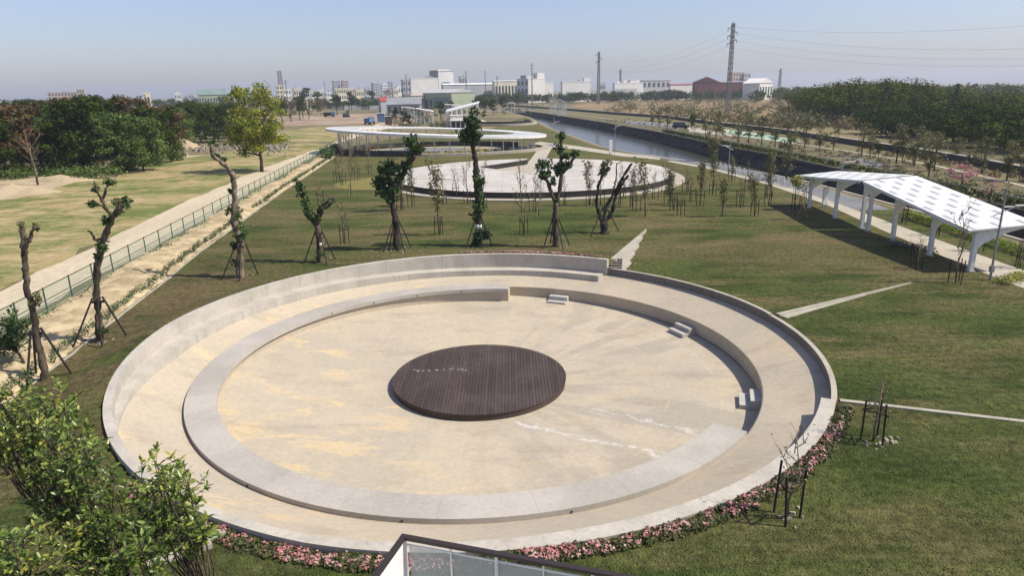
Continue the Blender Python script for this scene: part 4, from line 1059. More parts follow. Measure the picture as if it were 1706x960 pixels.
tag(link('flower_border', leafmesh('flower_border', leaves(C, np.array([0.7, 0.7, 0.35]), 30, 0.16, seed=42), m['leaf_rust'])), 'reddish flower border at the back left of the ring canopy', 'flower border', None, 'stuff')

# ------------------------------------------------------------------ footpaths of the park
sheet('footpath', [(28.6, -20), (28.7, 42), (29.4, 52.6), (30.6, 66), (30.2, 80), (28.0, 97), (24.6, 108), (25.6, 109), (29.2, 98), (31.6, 81), (31.9, 66), (31.6, 53), (31.4, 42), (31.4, -20)], 0.006, m['path'], label='pale footpath beneath the white pavilion')
sheet('cycle_path', [(31.65, 62), (31.95, 68), (31.7, 81), (29.5, 98), (25.9, 109), (23.0, 119), (24.6, 120), (29.0, 108), (33.2, 95), (35.0, 81), (35.3, 66), (35.0, 62)], 0.004, m['asphalt'], label='grey cycle path along the near canal bank')
sheet('garden_path', ragged([at(880, 241).xy, at(960, 249).xy, at(1035, 260).xy, at(1100, 266).xy, at(1100, 262).xy, at(1040, 255).xy, at(960, 243).xy, at(900, 236).xy], 4, 0.1), 0.010, m['path'], label='pale garden path between canopy and canal')
sheet('garden_path_link', [at(893, 262).xy, at(910, 258).xy, at(925, 240).xy, at(905, 240).xy], 0.016, m['asphalt'], label='grey path linking terrace and canopy')
# white bank railing along the cycle path
r0, r1 = at(1193, 279), at(1317, 312); NB_ = 14
rl = empty('path_railing', (r0.x, r0.y, 0), 0, 'low white post and rail railing along the canal path', 'railing')
dvv = (r1-r0)/NB_
for k in range(NB_+1):
    c = r0 + dvv*k; ch(MB().box(-.09, .09, -.09, .09, -.1, .85, 0, (c.x, c.y, 0)).build('post', m['white']), rl)
    if k < NB_:
        for z in (.28, .74): ch(MB().tube([c + Vector((0, 0, z)), c + dvv + Vector((0, 0, z))], .055, 5, False).build('rail', m['white']), rl)

# ------------------------------------------------------------------ white pavilion
pav = empty('pavilion', (28.2, 52, 0), 0, 'long white cantilevered pavilion with arched brackets and chequered roof', 'pavilion')
XL, XR = 27.3, 31.4
cols = [(28.05, 63.5), (28.05, 58.2), (28.05, 53.6), (28.05, 52.6), (28.05, 49.0), (28.05, 44.4), (28.05, 40.2)]
def pz(y): return 3.95 - 0.088*max(0, y-53.1) if y > 53.1 else 3.95 - 0.096*(53.1-y)
def pbuild(mbx, name, mat): return ch(mbx.build(name, mat), pav)
for nm_, (ya, yb) in (('near', (39.8, 52.9)), ('far', (53.3, 65.6))):
    up = 0.35
    slab = pbuild(MB().quadprism((XL, ya, pz(ya)), (XR, ya, pz(ya)+up), (XR, yb, pz(yb)+up), (XL, yb, pz(yb)), 0.09), 'roof_slab', m['white'])
    n = 12
    for i in range(n):
        for j in range(5):
            if (i+j) % 2: continue
            x0 = XL + 0.22 + j*0.78; x1 = x0 + 0.24; y0 = ya + (yb-ya)*(i+0.06)/n; y1 = ya + (yb-ya)*(i+0.94)/n
            zz = lambda x, y: pz(y) + up*(x-XL)/(XR-XL) + 0.012
            o = MB().quadprism((x0, y0, zz(x0, y0)), (x1, y0, zz(x1, y0)), (x1, y1, zz(x1, y1)), (x0, y1, zz(x0, y1)), 0.02).build('roof_pane', m['panelgrey']); o.parent = slab
    for i in range(8):
        x = XL + 0.02 + i*(XR-XL-0.12)/7; z0_ = up*(x-XL)/(XR-XL)
        pbuild(MB().quadprism((x, ya+.05, pz(ya+.05)+z0_-.095), (x+.07, ya+.05, pz(ya+.05)+z0_-.095), (x+.07, yb-.05, pz(yb-.05)+z0_-.095), (x, yb-.05, pz(yb-.05)+z0_-.095), 0.12), 'purlin', m['white'])
for (x, y) in cols:
    z = pz(y) - 0.22
    pbuild(MB().box(x-.14, x+.105, y-.13, y+.13, -.1, z), 'column', m['white'])
    pbuild(MB().box(x-.19, x+.19, y-.19, y+.19, -.1, .10), 'base_plate', m['curb'])
    # bracket: curved underside from the column out to the roof edge
    w = MB(); K = 10; xe = XR-0.15
    prof = [(x+.111, z-1.05)] + [(x+.111 + (xe-x-.111)*(k/K), z-1.05 + (1.0 + .28*(k/K))*math.sin(math.pi/2*(k/K)**.75)) for k in range(1, K+1)]
    topz = [(px_, z + 0.35*(px_-XL)/(XR-XL) + 0.02) for px_, _ in prof]
    for yy in (y-.06, y+.06):
        for (a, b) in prof: w.v.append((a, yy, min(b, z + .28*(a-x)/(xe-x) - .02)))
        for (a, b) in topz: w.v.append((a, yy, b))
    n_ = K+1
    for k in range(K):
        w.f.append((k, k+1, n_+k+1, n_+k)); o2 = 2*n_; w.f.append((o2+n_+k, o2+n_+k+1, o2+k+1, o2+k))
        w.f.append((o2+k, o2+k+1, k+1, k)); w.f.append((n_+k, n_+k+1, o2+n_+k+1, o2+n_+k))
    w.f.append((0, n_, 3*n_, 2*n_)); w.f.append((n_-1, 3*n_-1, 4*n_-1, 2*n_-1))
    pbuild(w, 'bracket', m['white'])

# ------------------------------------------------------------------ street lamps and totems
def lamp(px, py, top, label, flip=1):
    p = at(px, py); h = hp(px, top, p.y).z
    e = empty('street_lamp', p, 0, label, 'street lamp', 'park street lamps with forked arms')
    MB().tube([(0, 0, -.1), (0, 0, h)], [.07, .05], 8).build('post', m['steel'], e)
    za = h*.80
    MB().tube([(0, 0, za), (flip*.85, -.1, za+.05)], .035, 6).build('arm', m['white'], e)
    MB().tube([(-flip*.45, .05, za-.50), (flip*.62, -.08, za+.02)], .03, 6).build('brace', m['white'], e)
    MB().box(min(flip*.6, flip*1.15), max(flip*.6, flip*1.15), -.19, -.03, za+.07, za+.13).build('lamp_head', m['white'], e)
    MB().box(-.10, .10, -.10, .10, .5, .85).build('junction_box', m['steel'], e)
lamp(1649, 467, 314, 'nearest street lamp, standing by the footpath before the pavilion')
lamp(1396, 338, 254, 'street lamp rising behind the far end of the pavilion roof')
lamp(1213, 292, 231, 'street lamp beside the white path railing', -1)
lamp(1024, 256, 198, 'street lamp beside the white totem sign on the canal path')
lamp(923, 242, 193, 'street lamp on the lawn right of the ring canopy')
def totem(px, py, top, w, label):
    p = at(px, py); h = hp(px, top, p.y).z; hw = w*p.y/FPX/2
    e = empty('totem_sign', p, 0.15, label, 'sign', 'white totem signs')
    MB().box(-hw, hw, -.08, .08, .28, h).build('panel', m['white'], e)
    MB().box(-hw*.8, -hw*.4, -.05, .05, -.1, .279).build('foot', m['steel'], e); MB().box(hw*.4, hw*.8, -.05, .05, -.1, .279).build('foot', m['steel'], e)
totem(1017, 257, 233, 5, 'white totem sign by the canal path left of the lamp post')
totem(1373, 346, 311, 8, 'white totem sign under the far end of the pavilion')
# clipped lime hedge and low flint pile by the pavilion
hpts = [(33.6, 36), (33.9, 42), (34.0, 48), (34.1, 54), (34.1, 58)]
C = []
for (x0, y0), (x1, y1) in zip(hpts, hpts[1:]):
    for u in np.linspace(0, 1, 10): C.append((x0+(x1-x0)*u, y0+(y1-y0)*u, .4))
tag(link('hedge', leafmesh('hedge', leaves(C, np.array([.45, .45, .38]), 110, .08, .4, seed=51), m['leaf_lime'])), 'bright lime green hedge behind the pavilion', 'hedge')
q = at(1513, 413)
tag(link('shrub', leafmesh('shrub', leaves([(q.x+dx, q.y-dx*2.2, .2) for dx in (-.5, -.2, .1, .4, .7)], np.array([.35, .7, .28]), 160, .06, .4, seed=52), leafmat('silver leaf', [(.07, .085, .075), (.12, .14, .13), (.18, .2, .19)], .2))), 'low silvery shrub at the foot of a pavilion column', 'shrub')
q = at(1685, 470)
tag(link('shrub', leafmesh('shrub', leaves([(q.x+.2, q.y, .3), (q.x-.6, q.y-.3, .25), (q.x+.8, q.y+.4, .25)], np.array([.6, .6, .3]), 220, .07, .4, seed=53), m['leaf_yellow'])), 'low yellow green shrub beside the footpath at right', 'shrub')
# ------------------------------------------------------------------ canal
ZW = -2.3
sheet('canal_water', canal_hole, ZW, m['water'], label='dark still water of the canal')
def bank(name, label, line, inward, mat, rough, z1=ZW-0.6, run=2.2, step=2.0, smin=-60):
    pts = []
    for a, b in zip(line, line[1:]):
        a, b = Vector(a), Vector(b); k = max(1, int((b-a).length/step))
        for i in range(k): pts.append((a.lerp(b, i/k), (b-a).normalized()))
    pts.append((Vector(line[-1]), (Vector(line[-1])-Vector(line[-2])).normalized()))
    mb = MB(); K = 6
    for p, d in pts:
        n = Vector((-d.y, d.x))*inward
        for k in range(K+1):
            u = k/K; j = random.gauss(0, rough) if 0 < k else 0
            q = p + n*(run*u + j); mb.v.append((q.x, q.y, (-0.02 if k == 0 else z1*u + random.gauss(0, rough*.6))))
    for i in range(len(pts)-1):
        for k in range(K):
            a = i*(K+1)+k; mb.f.append((a, a+1, a+K+2, a+K+1))
    return tag(mb.build(name, mat), label, None, None, 'structure')
bank('near_bank', 'grassy near bank of the canal', NEARB, -1, m['ground'], 0.06)
bank('far_bank', 'dark rough stone far bank of the canal', FARB, 1, m['darkbank'], 0.16, run=1.3)
def strip(line, w0, w1, z0, z1, name, mat, label, cat=None, kind=None, amp=0.0):
    mb = MB()
    for a, b in zip(line, line[1:]):
        a, b = Vector(a[:2]), Vector(b[:2]); d = (b-a).normalized(); n = Vector((-d.y, d.x))
        mb.prism([tuple(a+n*w0), tuple(a+n*w1), tuple(b+n*w1), tuple(b+n*w0)][::-1], z0, z1)
    return tag(mb.build(name, mat), label, cat, None, kind)
strip(NEARB[1:], 0.0, -0.35, -0.3, 0.05, 'bank_kerb', m['curb'], 'pale kerb along the near canal edge', None, 'structure')
strip(FARB[1:], 0.05, 0.4, -0.3, 0.10, 'bank_coping', m['darkwall'], 'grey coping along the far canal edge', None, 'structure')
# hedge and guard rail on the far bank
C = []
for a, b in zip(FARB[1:6], FARB[2:7]):
    a, b = Vector(a), Vector(b); k = int((b-a).length/0.9)
    for i in range(k):
        q = a.lerp(b, i/k); C.append((q.x+1.2+random.gauss(0, .15), q.y, .4))
tag(link('hedge', leafmesh('hedge', leaves(C, np.array([.8, .75, .5]), 60, .15, .4, seed=61), m['leaf_wood'])), 'low green hedge along the far canal bank', 'hedge')
fr = empty('bank_guardrail', (46, 60, 0), 0, 'thin steel guard rail along the far canal bank', 'guard rail')
pp = [Vector((46.6, 48, 0)), Vector((46.4, 60, 0)), Vector((46.0, 85, 0)), Vector((44.6, 111, 0)), Vector((42.2, 135, 0)), Vector((39.6, 181, 0)), Vector((32.2, 242, 0))]
for a, b in zip(pp, pp[1:]):
    ch(MB().tube([a+Vector((0, 0, .95)), b+Vector((0, 0, .95))], .04, 5).build('rail', m['steel']), fr)
    k = max(1, int((b-a).length/6))
    for i in range(k):
        q = a.lerp(b, i/k); ch(MB().tube([q+Vector((0, 0, 0.0)), q+Vector((0, 0, .97))], .04, 5).build('post', m['steel']), fr)

# ------------------------------------------------------------------ far bank: verge, road, low wall, lawn
DW = [at(840, 176), at(940, 183), at(1030, 191), at(1114, 197), at(1206, 210), at(1285, 219.5), at(1330, 226), at(1406, 238.5), at(1529, 258), at(1617, 273.5), at(1706, 291.5), at(1900, 326)]
WE = [at(840, 180.5), at(940, 189), at(1030, 200), at(1100, 205), at(1160, 213), at(1230, 226), at(1300, 236), at(1406, 251), at(1504, 266.5), at(1564, 277.5), at(1635, 293.5), at(1706, 310), at(1850, 346)]
def between(l1, l2): return [p.xy for p in l1] + [p.xy for p in reversed(l2)]
off = lambda l, dx: [Vector((p.x+dx, p.y, 0)) for p in l]
sheet('far_verge', between([Vector((*p, 0)) for p in reversed(FARB[1:])], [Vector((p.x, p.y, 0)) for p in WE][::1]), -0.012, pmat('brown verge', (0.17, 0.128, 0.062), (0.105, 0.105, 0.040), 0.16, bump=0.4, bscale=2.0), label='brown green verge on the far canal bank')
sheet('far_grass', between(WE, DW), -0.010, pmat('yellow green grass', (0.155, 0.145, 0.045), (0.15, 0.115, 0.055), 0.14, bump=0.4, bscale=2.0), label='yellow green grass before the long low wall')
strip([p for p in WE], -0.35, 0.35, -0.2, 0.03, 'far_footpath', m['path'], 'thin pale footpath on the far bank', None, 'structure')
lw = empty('low_wall', (DW[5].x, DW[5].y, 0), 0, 'long dark low wall running along the far side of the canal park', 'wall')
for a, b in zip(DW, DW[1:]):
    d = (b-a).normalized(); n = Vector((-d.y, d.x, 0)); L = (b-a).length; hgt = 0.95
    ch(MB().prism([(a-n*.25).xy[:], (b-n*.25).xy[:], (b+n*.25).xy[:], (a+n*.25).xy[:]], -0.2, hgt).build('wall_section', m['darkwall']), lw)
    ch(MB().prism([(a-n*.32).xy[:], (b-n*.32).xy[:], (b+n*.32).xy[:], (a+n*.32).xy[:]], hgt+.002, hgt+.10).build('coping', m['wall']), lw)
sheet('far_road', between([Vector((p.x+p.y*0.012+.6, p.y+.6, 0)) for p in DW[3:]], [Vector((p.x+p.y*0.03+1.5, p.y+4.0, 0)) for p in DW[3:]]), -0.006, m['sandroad'], label='pale track behind the long low wall')
for (pts_, nm_, mt, lb) in (([(1040, 201), (1090, 203), (1135, 210), (1130, 217), (1100, 210), (1050, 207)], 'park_drive', 'asphalt', 'grey drive on the far bank by the black car'), ([(1205, 215), (1240, 219), (1290, 226), (1340, 236), (1320, 238), (1280, 233), (1215, 224)], 'painted_court', 'mint', 'mint green painted court on the far bank'), ([(1406, 260), (1450, 268), (1500, 279), (1480, 282), (1430, 272)], 'paved_patch', 'asphalt', 'grey paved patch on the far verge'), ([(1145, 212), (1230, 224), (1228, 228), (1150, 219)], 'paved_strip', 'path', 'pale paved strip on the far bank')):
    sheet(nm_, ragged([at(*q).xy for q in pts_], 2, .15), -0.002, m[mt], label=lb)
# footbridge deck at the far canal end, with railing
b0, b1 = at(800, 186), at(893, 186)
fb = empty('canal_bridge', (b0.x, b0.y, 0), 0, 'low concrete bridge crossing the far end of the canal', 'bridge')
ch(MB().box(b0.x, b1.x, b0.y-3, b0.y+3, -.9, .25).build('deck', m['wall']), fb)
for i in range(16):
    x = b0.x + (b1.x-b0.x)*i/15; ch(MB().box(x-.12, x+.12, b0.y-3.0, b0.y-2.8, .252, 1.3).build('railing_post', m['wall']), fb)
ch(MB().box(b0.x, b1.x, b0.y-3.0, b0.y-2.8, 1.302, 1.45).build('top_rail', m['wall']), fb)

# ------------------------------------------------------------------ trees along the far bank
olive = [tree_meshes(('ol', i), 5.2, 1.25, 1.3, 26, .50, 30, .13, 'leaf_olive', 'bark', 70+i, .6) for i in range(3)]
dense = [tree_meshes(('dn', i), 5.6, 1.7, 1.8, 22, .7, 48, .18, 'leaf_wood', 'bark', 80+i, .5) for i in range(2)]
bank_trees = [(1086, 209, 178), (1099, 212, 180), (1112, 216, 176), (1152, 212, 186), (1175, 225, 190), (1196, 214, 186), (1229, 236, 192), (1247, 238, 190), (1268, 242, 192), (1291, 245, 196), (1315, 250, 196), (1340, 247, 200), (1365, 252, 204), (1388, 250, 208), (1435, 260, 202), (1449, 261, 214), (1493, 271, 205), (1503, 271, 225), (1523, 277, 208), (1546, 296, 222), (1556, 285, 218), (1594, 268, 227), (1618, 280, 240), (1635, 289, 227), (1677, 300, 232), (1703, 302, 226)]
for i, (px, py, tp) in enumerate(bank_trees):
    p = at(px, py); h = hp(px, tp, p.y).z
    place_tree('bank_tree', f'thin olive tree, {ordw(i)} from the left in the row on the far canal bank', 'tree', p, olive[i % 3], h/5.2, None, 'thin trees on the far canal bank', 1.0)
p = at(1463, 264); place_tree('bank_tree', 'small compact dark green tree among the thin trees of the far bank', 'tree', p, dense[0], hp(1463, 240, p.y).z/5.6, None, None)
p = at(1152, 216); place_tree('bank_tree', 'dense dark tree behind the black car on the far bank', 'tree', p, dense[1], hp(1152, 190, p.y).z/5.6)
for (px, py, tp, lb) in ((1189, 268, 196, 'tall sparse tree on the near canal edge beside the white railing'), (1310, 300, 222, 'tall sparse tree leaning over the canal near the pavilion')):
    p = at(px, py); place_tree('bank_tree', lb, 'tree', p, olive[1], hp(px, tp, p.y).z/5.2, None, None, 1.0)
# pink blossom tree
p = at(1600, 318)
bt = tree_meshes('blo', 4.0, 2.0, 1.5, 16, .55, 34, .14, 'blossom_tree', 'bark', 91, .4)
place_tree('blossom_tree', 'pink blossoming tree on the far bank behind the pavilion roof', 'tree', p, bt, hp(1600, 272, p.y).z/4.0, 1.0)
p = at(1648, 338)
bt2 = tree_meshes('blo2', 4.0, 1.6, 1.5, 12, .5, 10, .13, 'blossom_tree', 'bark', 92, .4)
place_tree('blossom_tree', 'sparse nearly bare pinkish tree right of the pink blossoming tree', 'tree', p, bt2, hp(1648, 295, p.y).z/4.0, 2.0)
# shrubs above the far canal bank behind the pavilion
C = []
for k in range(46):
    px = random.uniform(1480, 1720); q = at(px, 268 + (px-1480)*.21 + random.uniform(14, 34)); C.append((q.x, q.y, .35))
tag(link('verge_shrubs', leafmesh('verge_shrubs', leaves(C, np.array([.9, .9, .6]), 60, .14, .3, seed=62), m['leaf_olive'])), 'olive shrubs on the far canal bank behind the pavilion', 'shrubs', None, 'stuff')

C, Rd = [], []
for k in range(330):
    i = random.randrange(2, len(WE)-2); u = random.random(); q = WE[i].lerp(WE[i+1], u); w_ = DW[min(i, len(DW)-2)]
    d_ = random.uniform(-9, -1.5) if k % 2 else random.uniform(1.0, 4.0); q = (q.x + d_, q.y + random.uniform(-1, 1))
    s_ = random.uniform(.25, .6); C.append((q[0], q[1], s_*.5)); Rd.append((s_*1.3, s_*1.3, s_))
tag(link('verge_brush', leafmesh('verge_brush', leaves(C, np.array(Rd), 34, .12, .3, seed=66), m['leaf_brown'])), 'low dry brush dotted over both far bank verges', 'brush', None, 'stuff')
# ------------------------------------------------------------------ scrub on the dry field, woods on the right
C, Rd = [], []
g = random.Random(5)
while len(C) < 420:
    px, py = g.uniform(1010, 1480), g.uniform(164, 216)
    lim = 168 + max(0, (px-1050))*.115
    if py > lim + 22 or py < 166: continue
    p = at(px, py); s = g.uniform(.6, 1.7)*(1+p.y/500); C.append((p.x, p.y, s*.5)); Rd.append((s*1.3, s*1.3, s*.9))
tag(link('scrub', leafmesh('scrub', leaves(C, np.array(Rd), 46, .38, .3, seed=63), m['leaf_brown'])), 'dry brown brush scattered over the field behind the low wall', 'scrub', None, 'stuff')
C2 = [c for i, c in enumerate(C) if i % 2 == 0]; R2 = [(r[0]*1.3, r[1]*1.3, r[2]*1.7) for i, r in enumerate(Rd) if i % 2 == 0]
C2 = [(c[0]+3, c[1]+4, c[2]*1.4) for c in C2]
tag(link('scrub', leafmesh('scrub', leaves(C2, np.array(R2), 52, .42, .3, seed=64), m['leaf_olive'])), 'olive green bushes scattered over the field behind the low wall', 'scrub', None, 'stuff')
def wood_mass(name, label, spots_, lm, hmin, hmax, wr, n, size, seed, hfun=None):
    """spots_: ground points; every spot is one rounded tree of the mass"""
    g = random.Random(seed); C, Rd, nn = [], [], []
    for (x, y) in spots_:
        h = g.uniform(hmin, hmax)*(hfun(x, y) if hfun else 1); w = wr*g.uniform(.75, 1.3)
        for k in range(9):
            a = g.uniform(0, 6.28); q = w*math.sqrt(g.random())*.8; u = g.random()
            C.append((x+q*math.cos(a), y+q*math.sin(a), h*(.25+.62*u*(1-.25*q/w)))); Rd.append((w*.48, w*.48, h*.2)); nn.append(n)
    return tag(link(name, leafmesh(name, leaves(C, np.array(Rd), np.array(nn), size, .45, seed=seed, jit=.32), m[lm])), label, 'woodland', None, 'stuff')
# right hand wood: front line follows the picture, depth runs back
pts = []; g = random.Random(8)
front = [(1330, 196), (1380, 208), (1440, 222), (1500, 233), (1560, 243), (1640, 254), (1720, 269), (1800, 284)]
for i in range(190):
    u = g.random(); k = min(int(u*7), 6); f = u*7-k
    px = front[k][0]+(front[k+1][0]-front[k][0])*f; py = front[k][1]+(front[k+1][1]-front[k][1])*f
    p = at(px, py); dd = 130*g.random()**1.1; dr = Vector((p.x, p.y)).normalized(); pts.append((p.x+dr.x*dd, p.y+dr.y*dd))
pts.sort(key=lambda q: math.hypot(*q))
wood_mass('woodland', 'dense dark green wood at the right beyond the low wall', pts[:95], 'leaf_wood', 5.0, 8.5, 4.8, 95, .30, 71)
wood_mass('woodland', 'lighter green rounded tree tops on the hill behind the right wood', pts[95:], 'leaf_hill', 8.2, 10.5, 7.5, 110, .36, 72, lambda x, y: .82 + .62*math.exp(-((pr((x, y, 8))[0]-1465)/120)**2))
pts = []
for i in range(150):
    px = g.uniform(1260, 1850); pts.append((lambda p: (p.x, p.y))(at(px, g.uniform(160, 172))))
wood_mass('woodland', 'far green trees along the horizon at the right', pts, 'leaf_hill', 7, 11, 8.0, 12, 1.3, 73)
# two dark columnar cypresses standing out of the wood
for (px, tp, lb) in ((1480, 134, 'slim dark columnar cypress nearer the middle of the right wood'), (1597, 137, 'taller dark columnar cypress at the right end of the wood')):
    Y = 190; top = hp(px, tp, Y)
    cy = tree_meshes(('cy', px), 12, .55, 1.0, 26, .6, 60, .25, 'leaf_dark', 'barkdark', 95, .3)
    place_tree('cypress', lb, 'tree', (top.x, Y), cy, top.z/12.0)
# far tree lines in front of the town
pts = []
for i in range(150):
    px = g.uniform(800, 1300); pts.append((lambda p: (p.x, p.y))(at(px, g.uniform(169.2, 172.0) - (px-950)*.0183)))
wood_mass('tree_line', 'dark green tree line below the white factories on the right of the town', pts, 'leaf_wood', 6.0, 10.5, 6.0, 22, .8, 74)
pts = []
for i in range(120):
    px = g.uniform(465, 815); pts.append((lambda p: (p.x, p.y))(at(px, g.uniform(177, 183) - (px-600)*.0183)))
wood_mass('tree_line', 'dark green trees in front of the town behind the building site', pts, 'leaf_wood', 5, 9.5, 4.2, 24, .6, 75)
pts = [(lambda p: (p.x, p.y))(at(g.uniform(-120, 470), g.uniform(172, 184))) for i in range(110)]
wood_mass('tree_line', 'dark trees along the horizon behind the left wood', pts, 'leaf_wood', 7, 12, 6.0, 16, 1.0, 76)

# ------------------------------------------------------------------ left wood: single trees
big = {'w': [tree_meshes(('bw', i), 11, 5.2, 1.0, 60, 1.5, 115, .24, 'leaf_wood', 'barkdark', 100+i, .45) for i in range(2)],
       'm': [tree_meshes(('bm', i), 11, 5.0, 1.0, 60, 1.5, 115, .24, 'leaf_mid', 'barkdark', 110+i, .45) for i in range(2)],
       'r': [tree_meshes(('br', i), 11, 5.0, 2.2, 56, 1.45, 115, .24, 'leaf_rust', 'barkdark', 120+i, .45) for i in range(2)]}
lw_trees = [(-10, 296, 168, 'w'), (25, 292, 172, 'r'), (70, 286, 166, 'r'), (-40, 286, 165, 'r'), (110, 285, 172, 'm'), (120, 268, 160, 'r'), (140, 287, 162, 'w'), (180, 266, 156, 'w'), (200, 287, 185, 'm'), (240, 285, 192, 'm'), (225, 262, 160, 'r'), (268, 270, 176, 'w'), (280, 256, 172, 'r'), (300, 246, 178, 'm'), (335, 238, 172, 'w'), (365, 236, 176, 'w'), (350, 226, 168, 'm'), (390, 230, 170, 'w'), (160, 250, 158, 'm'), (50, 258, 164, 'w'), (315, 228, 168, 'w'), (410, 240, 178, 'm')]
lw_trees.sort(key=lambda q: q[0])
LKW = {'w': 'dark green broad tree', 'm': 'fresh green bushy tree', 'r': 'broad tree with rusty orange seed tops'}
for i, (px, py, tp, kd) in enumerate(lw_trees):
    p = at(px, py); h = hp(px, tp, p.y).z
    place_tree('wood_tree', f'{LKW[kd]}, {ordw(i)} from the left in the wood at left', 'tree', p, big[kd][i % 2], h/11.0, None, 'trees of the left wood', 1.0)
C = []
for k in range(70):
    px = random.uniform(-20, 300); q = at(px, 297 - max(0, px-170)*.26 + random.uniform(-8, 3)); C.append((q.x, q.y, .7))
tag(link('undergrowth', leafmesh('undergrowth', leaves(C, np.array([1.6, 1.6, 1.0]), 110, .22, .3, seed=77), m['leaf_mid'])), 'green undergrowth along the foot of the left wood', 'undergrowth', None, 'stuff')
# yellow green tree by the track and bare tree on the sand
p = at(436, 286)
yt = tree_meshes('yt', 13, 4.6, 2.9, 80, 1.25, 110, .20, 'leaf_yellow', 'bark', 130, .5)
place_tree('roadside_tree', 'big yellow green tree standing alone beside the sandy track', 'tree', p, yt, hp(436, 137, p.y).z/13.0, 0.3)
p = at(63, 308); hh = hp(63, 200, p.y).z
e = empty('bare_tree', p, 0, 'leafless pale tree standing on the sand before the left wood', 'tree')
MB().tube([(0, 0, -.1), (.1, 0, hh*.25), (-.15, 0, hh*.5), (-.4, .1, hh*.85)], [.16, .13, .10, .03], 7).build('trunk', m['barkpale'], e, True)
br = MB()
gg = random.Random(4)
for i in range(16):
    u = gg.uniform(.35, .8); b = Vector((.1-.5*u, 0, hh*u)); a = gg.uniform(0, 6.28); L = hh*gg.uniform(.18, .36); en = b + Vector((math.cos(a)*L*.7, math.sin(a)*L*.5, L*.75))
    br.tube([b, b.lerp(en, .5)+Vector((0, 0, -.1)), en], [.055, .04, .012], 5)
    for q in range(3): s = b.lerp(en, gg.uniform(.4, .9)); br.tube([s, s+Vector((gg.uniform(-.8, .8), gg.uniform(-.4, .4), gg.uniform(.3, 1.0)))], [.02, .006], 4)
br.build('branches', m['barkpale'], e)
# sand heaps and rubble bank
def heap(px, py, rx, ry, h, label, mat='heap', seed=1):
    p = at(px, py); mb = MB(); n, k = 22, 7; gg = random.Random(seed)
    for j in range(k+1):
        u = j/k
        for i in range(n):
            a = 6.283*i/n; w = (1-u)*(1+.18*math.sin(2*a+seed)+gg.gauss(0, .05)); mb.v.append((p.x+rx*w*math.cos(a), p.y+ry*w*math.sin(a), -.06 + h*(u**.85) + (gg.gauss(0, .04*h) if j else 0)))
    for j in range(k):
        for i in range(n): mb.f.append((j*n+i, j*n+(i+1) % n, (j+1)*n+(i+1) % n, (j+1)*n+i))
    tag(mb.build('sand_heap', m[mat], smooth=True), label, 'sand heap', 'sand heaps west of the track')
heap(20, 322, 5, 3, 1.2, 'large pale sand heap at the left edge', seed=1)
heap(102, 301, 4.5, 2.5, .9, 'low grey sand heap right of the bare tree', seed=2)
heap(306, 247, 4, 3.5, 2.4, 'conical sand heap between wood and rubble bank', seed=3)
heap(160, 293, 5, 2, .5, 'flat sand heap below the green trees', seed=4)
g2 = np.random.default_rng(12); mb = MB()
for i in range(420):
    px = g2.uniform(296, 482); p = at(px, 249 + g2.normal()*4.5 - (px-300)*.012); s = .12+.36*g2.random()**2
    mb.box(-s, s, -s*.7, s*.7, -.1, s*.8+.15*g2.random(), g2.random()*6, (p.x, p.y, 0))
    for q in range(4): v = mb.v[-1-q]; mb.v[-1-q] = (p.x+(v[0]-p.x)*.6+g2.normal()*.06, p.y+(v[1]-p.y)*.6, v[2]+g2.normal()*.05)
tag(mb.build('rubble_bank', m['rock']), 'bank of broken concrete rubble behind the yellow green tree', 'rubble', None, 'stuff')
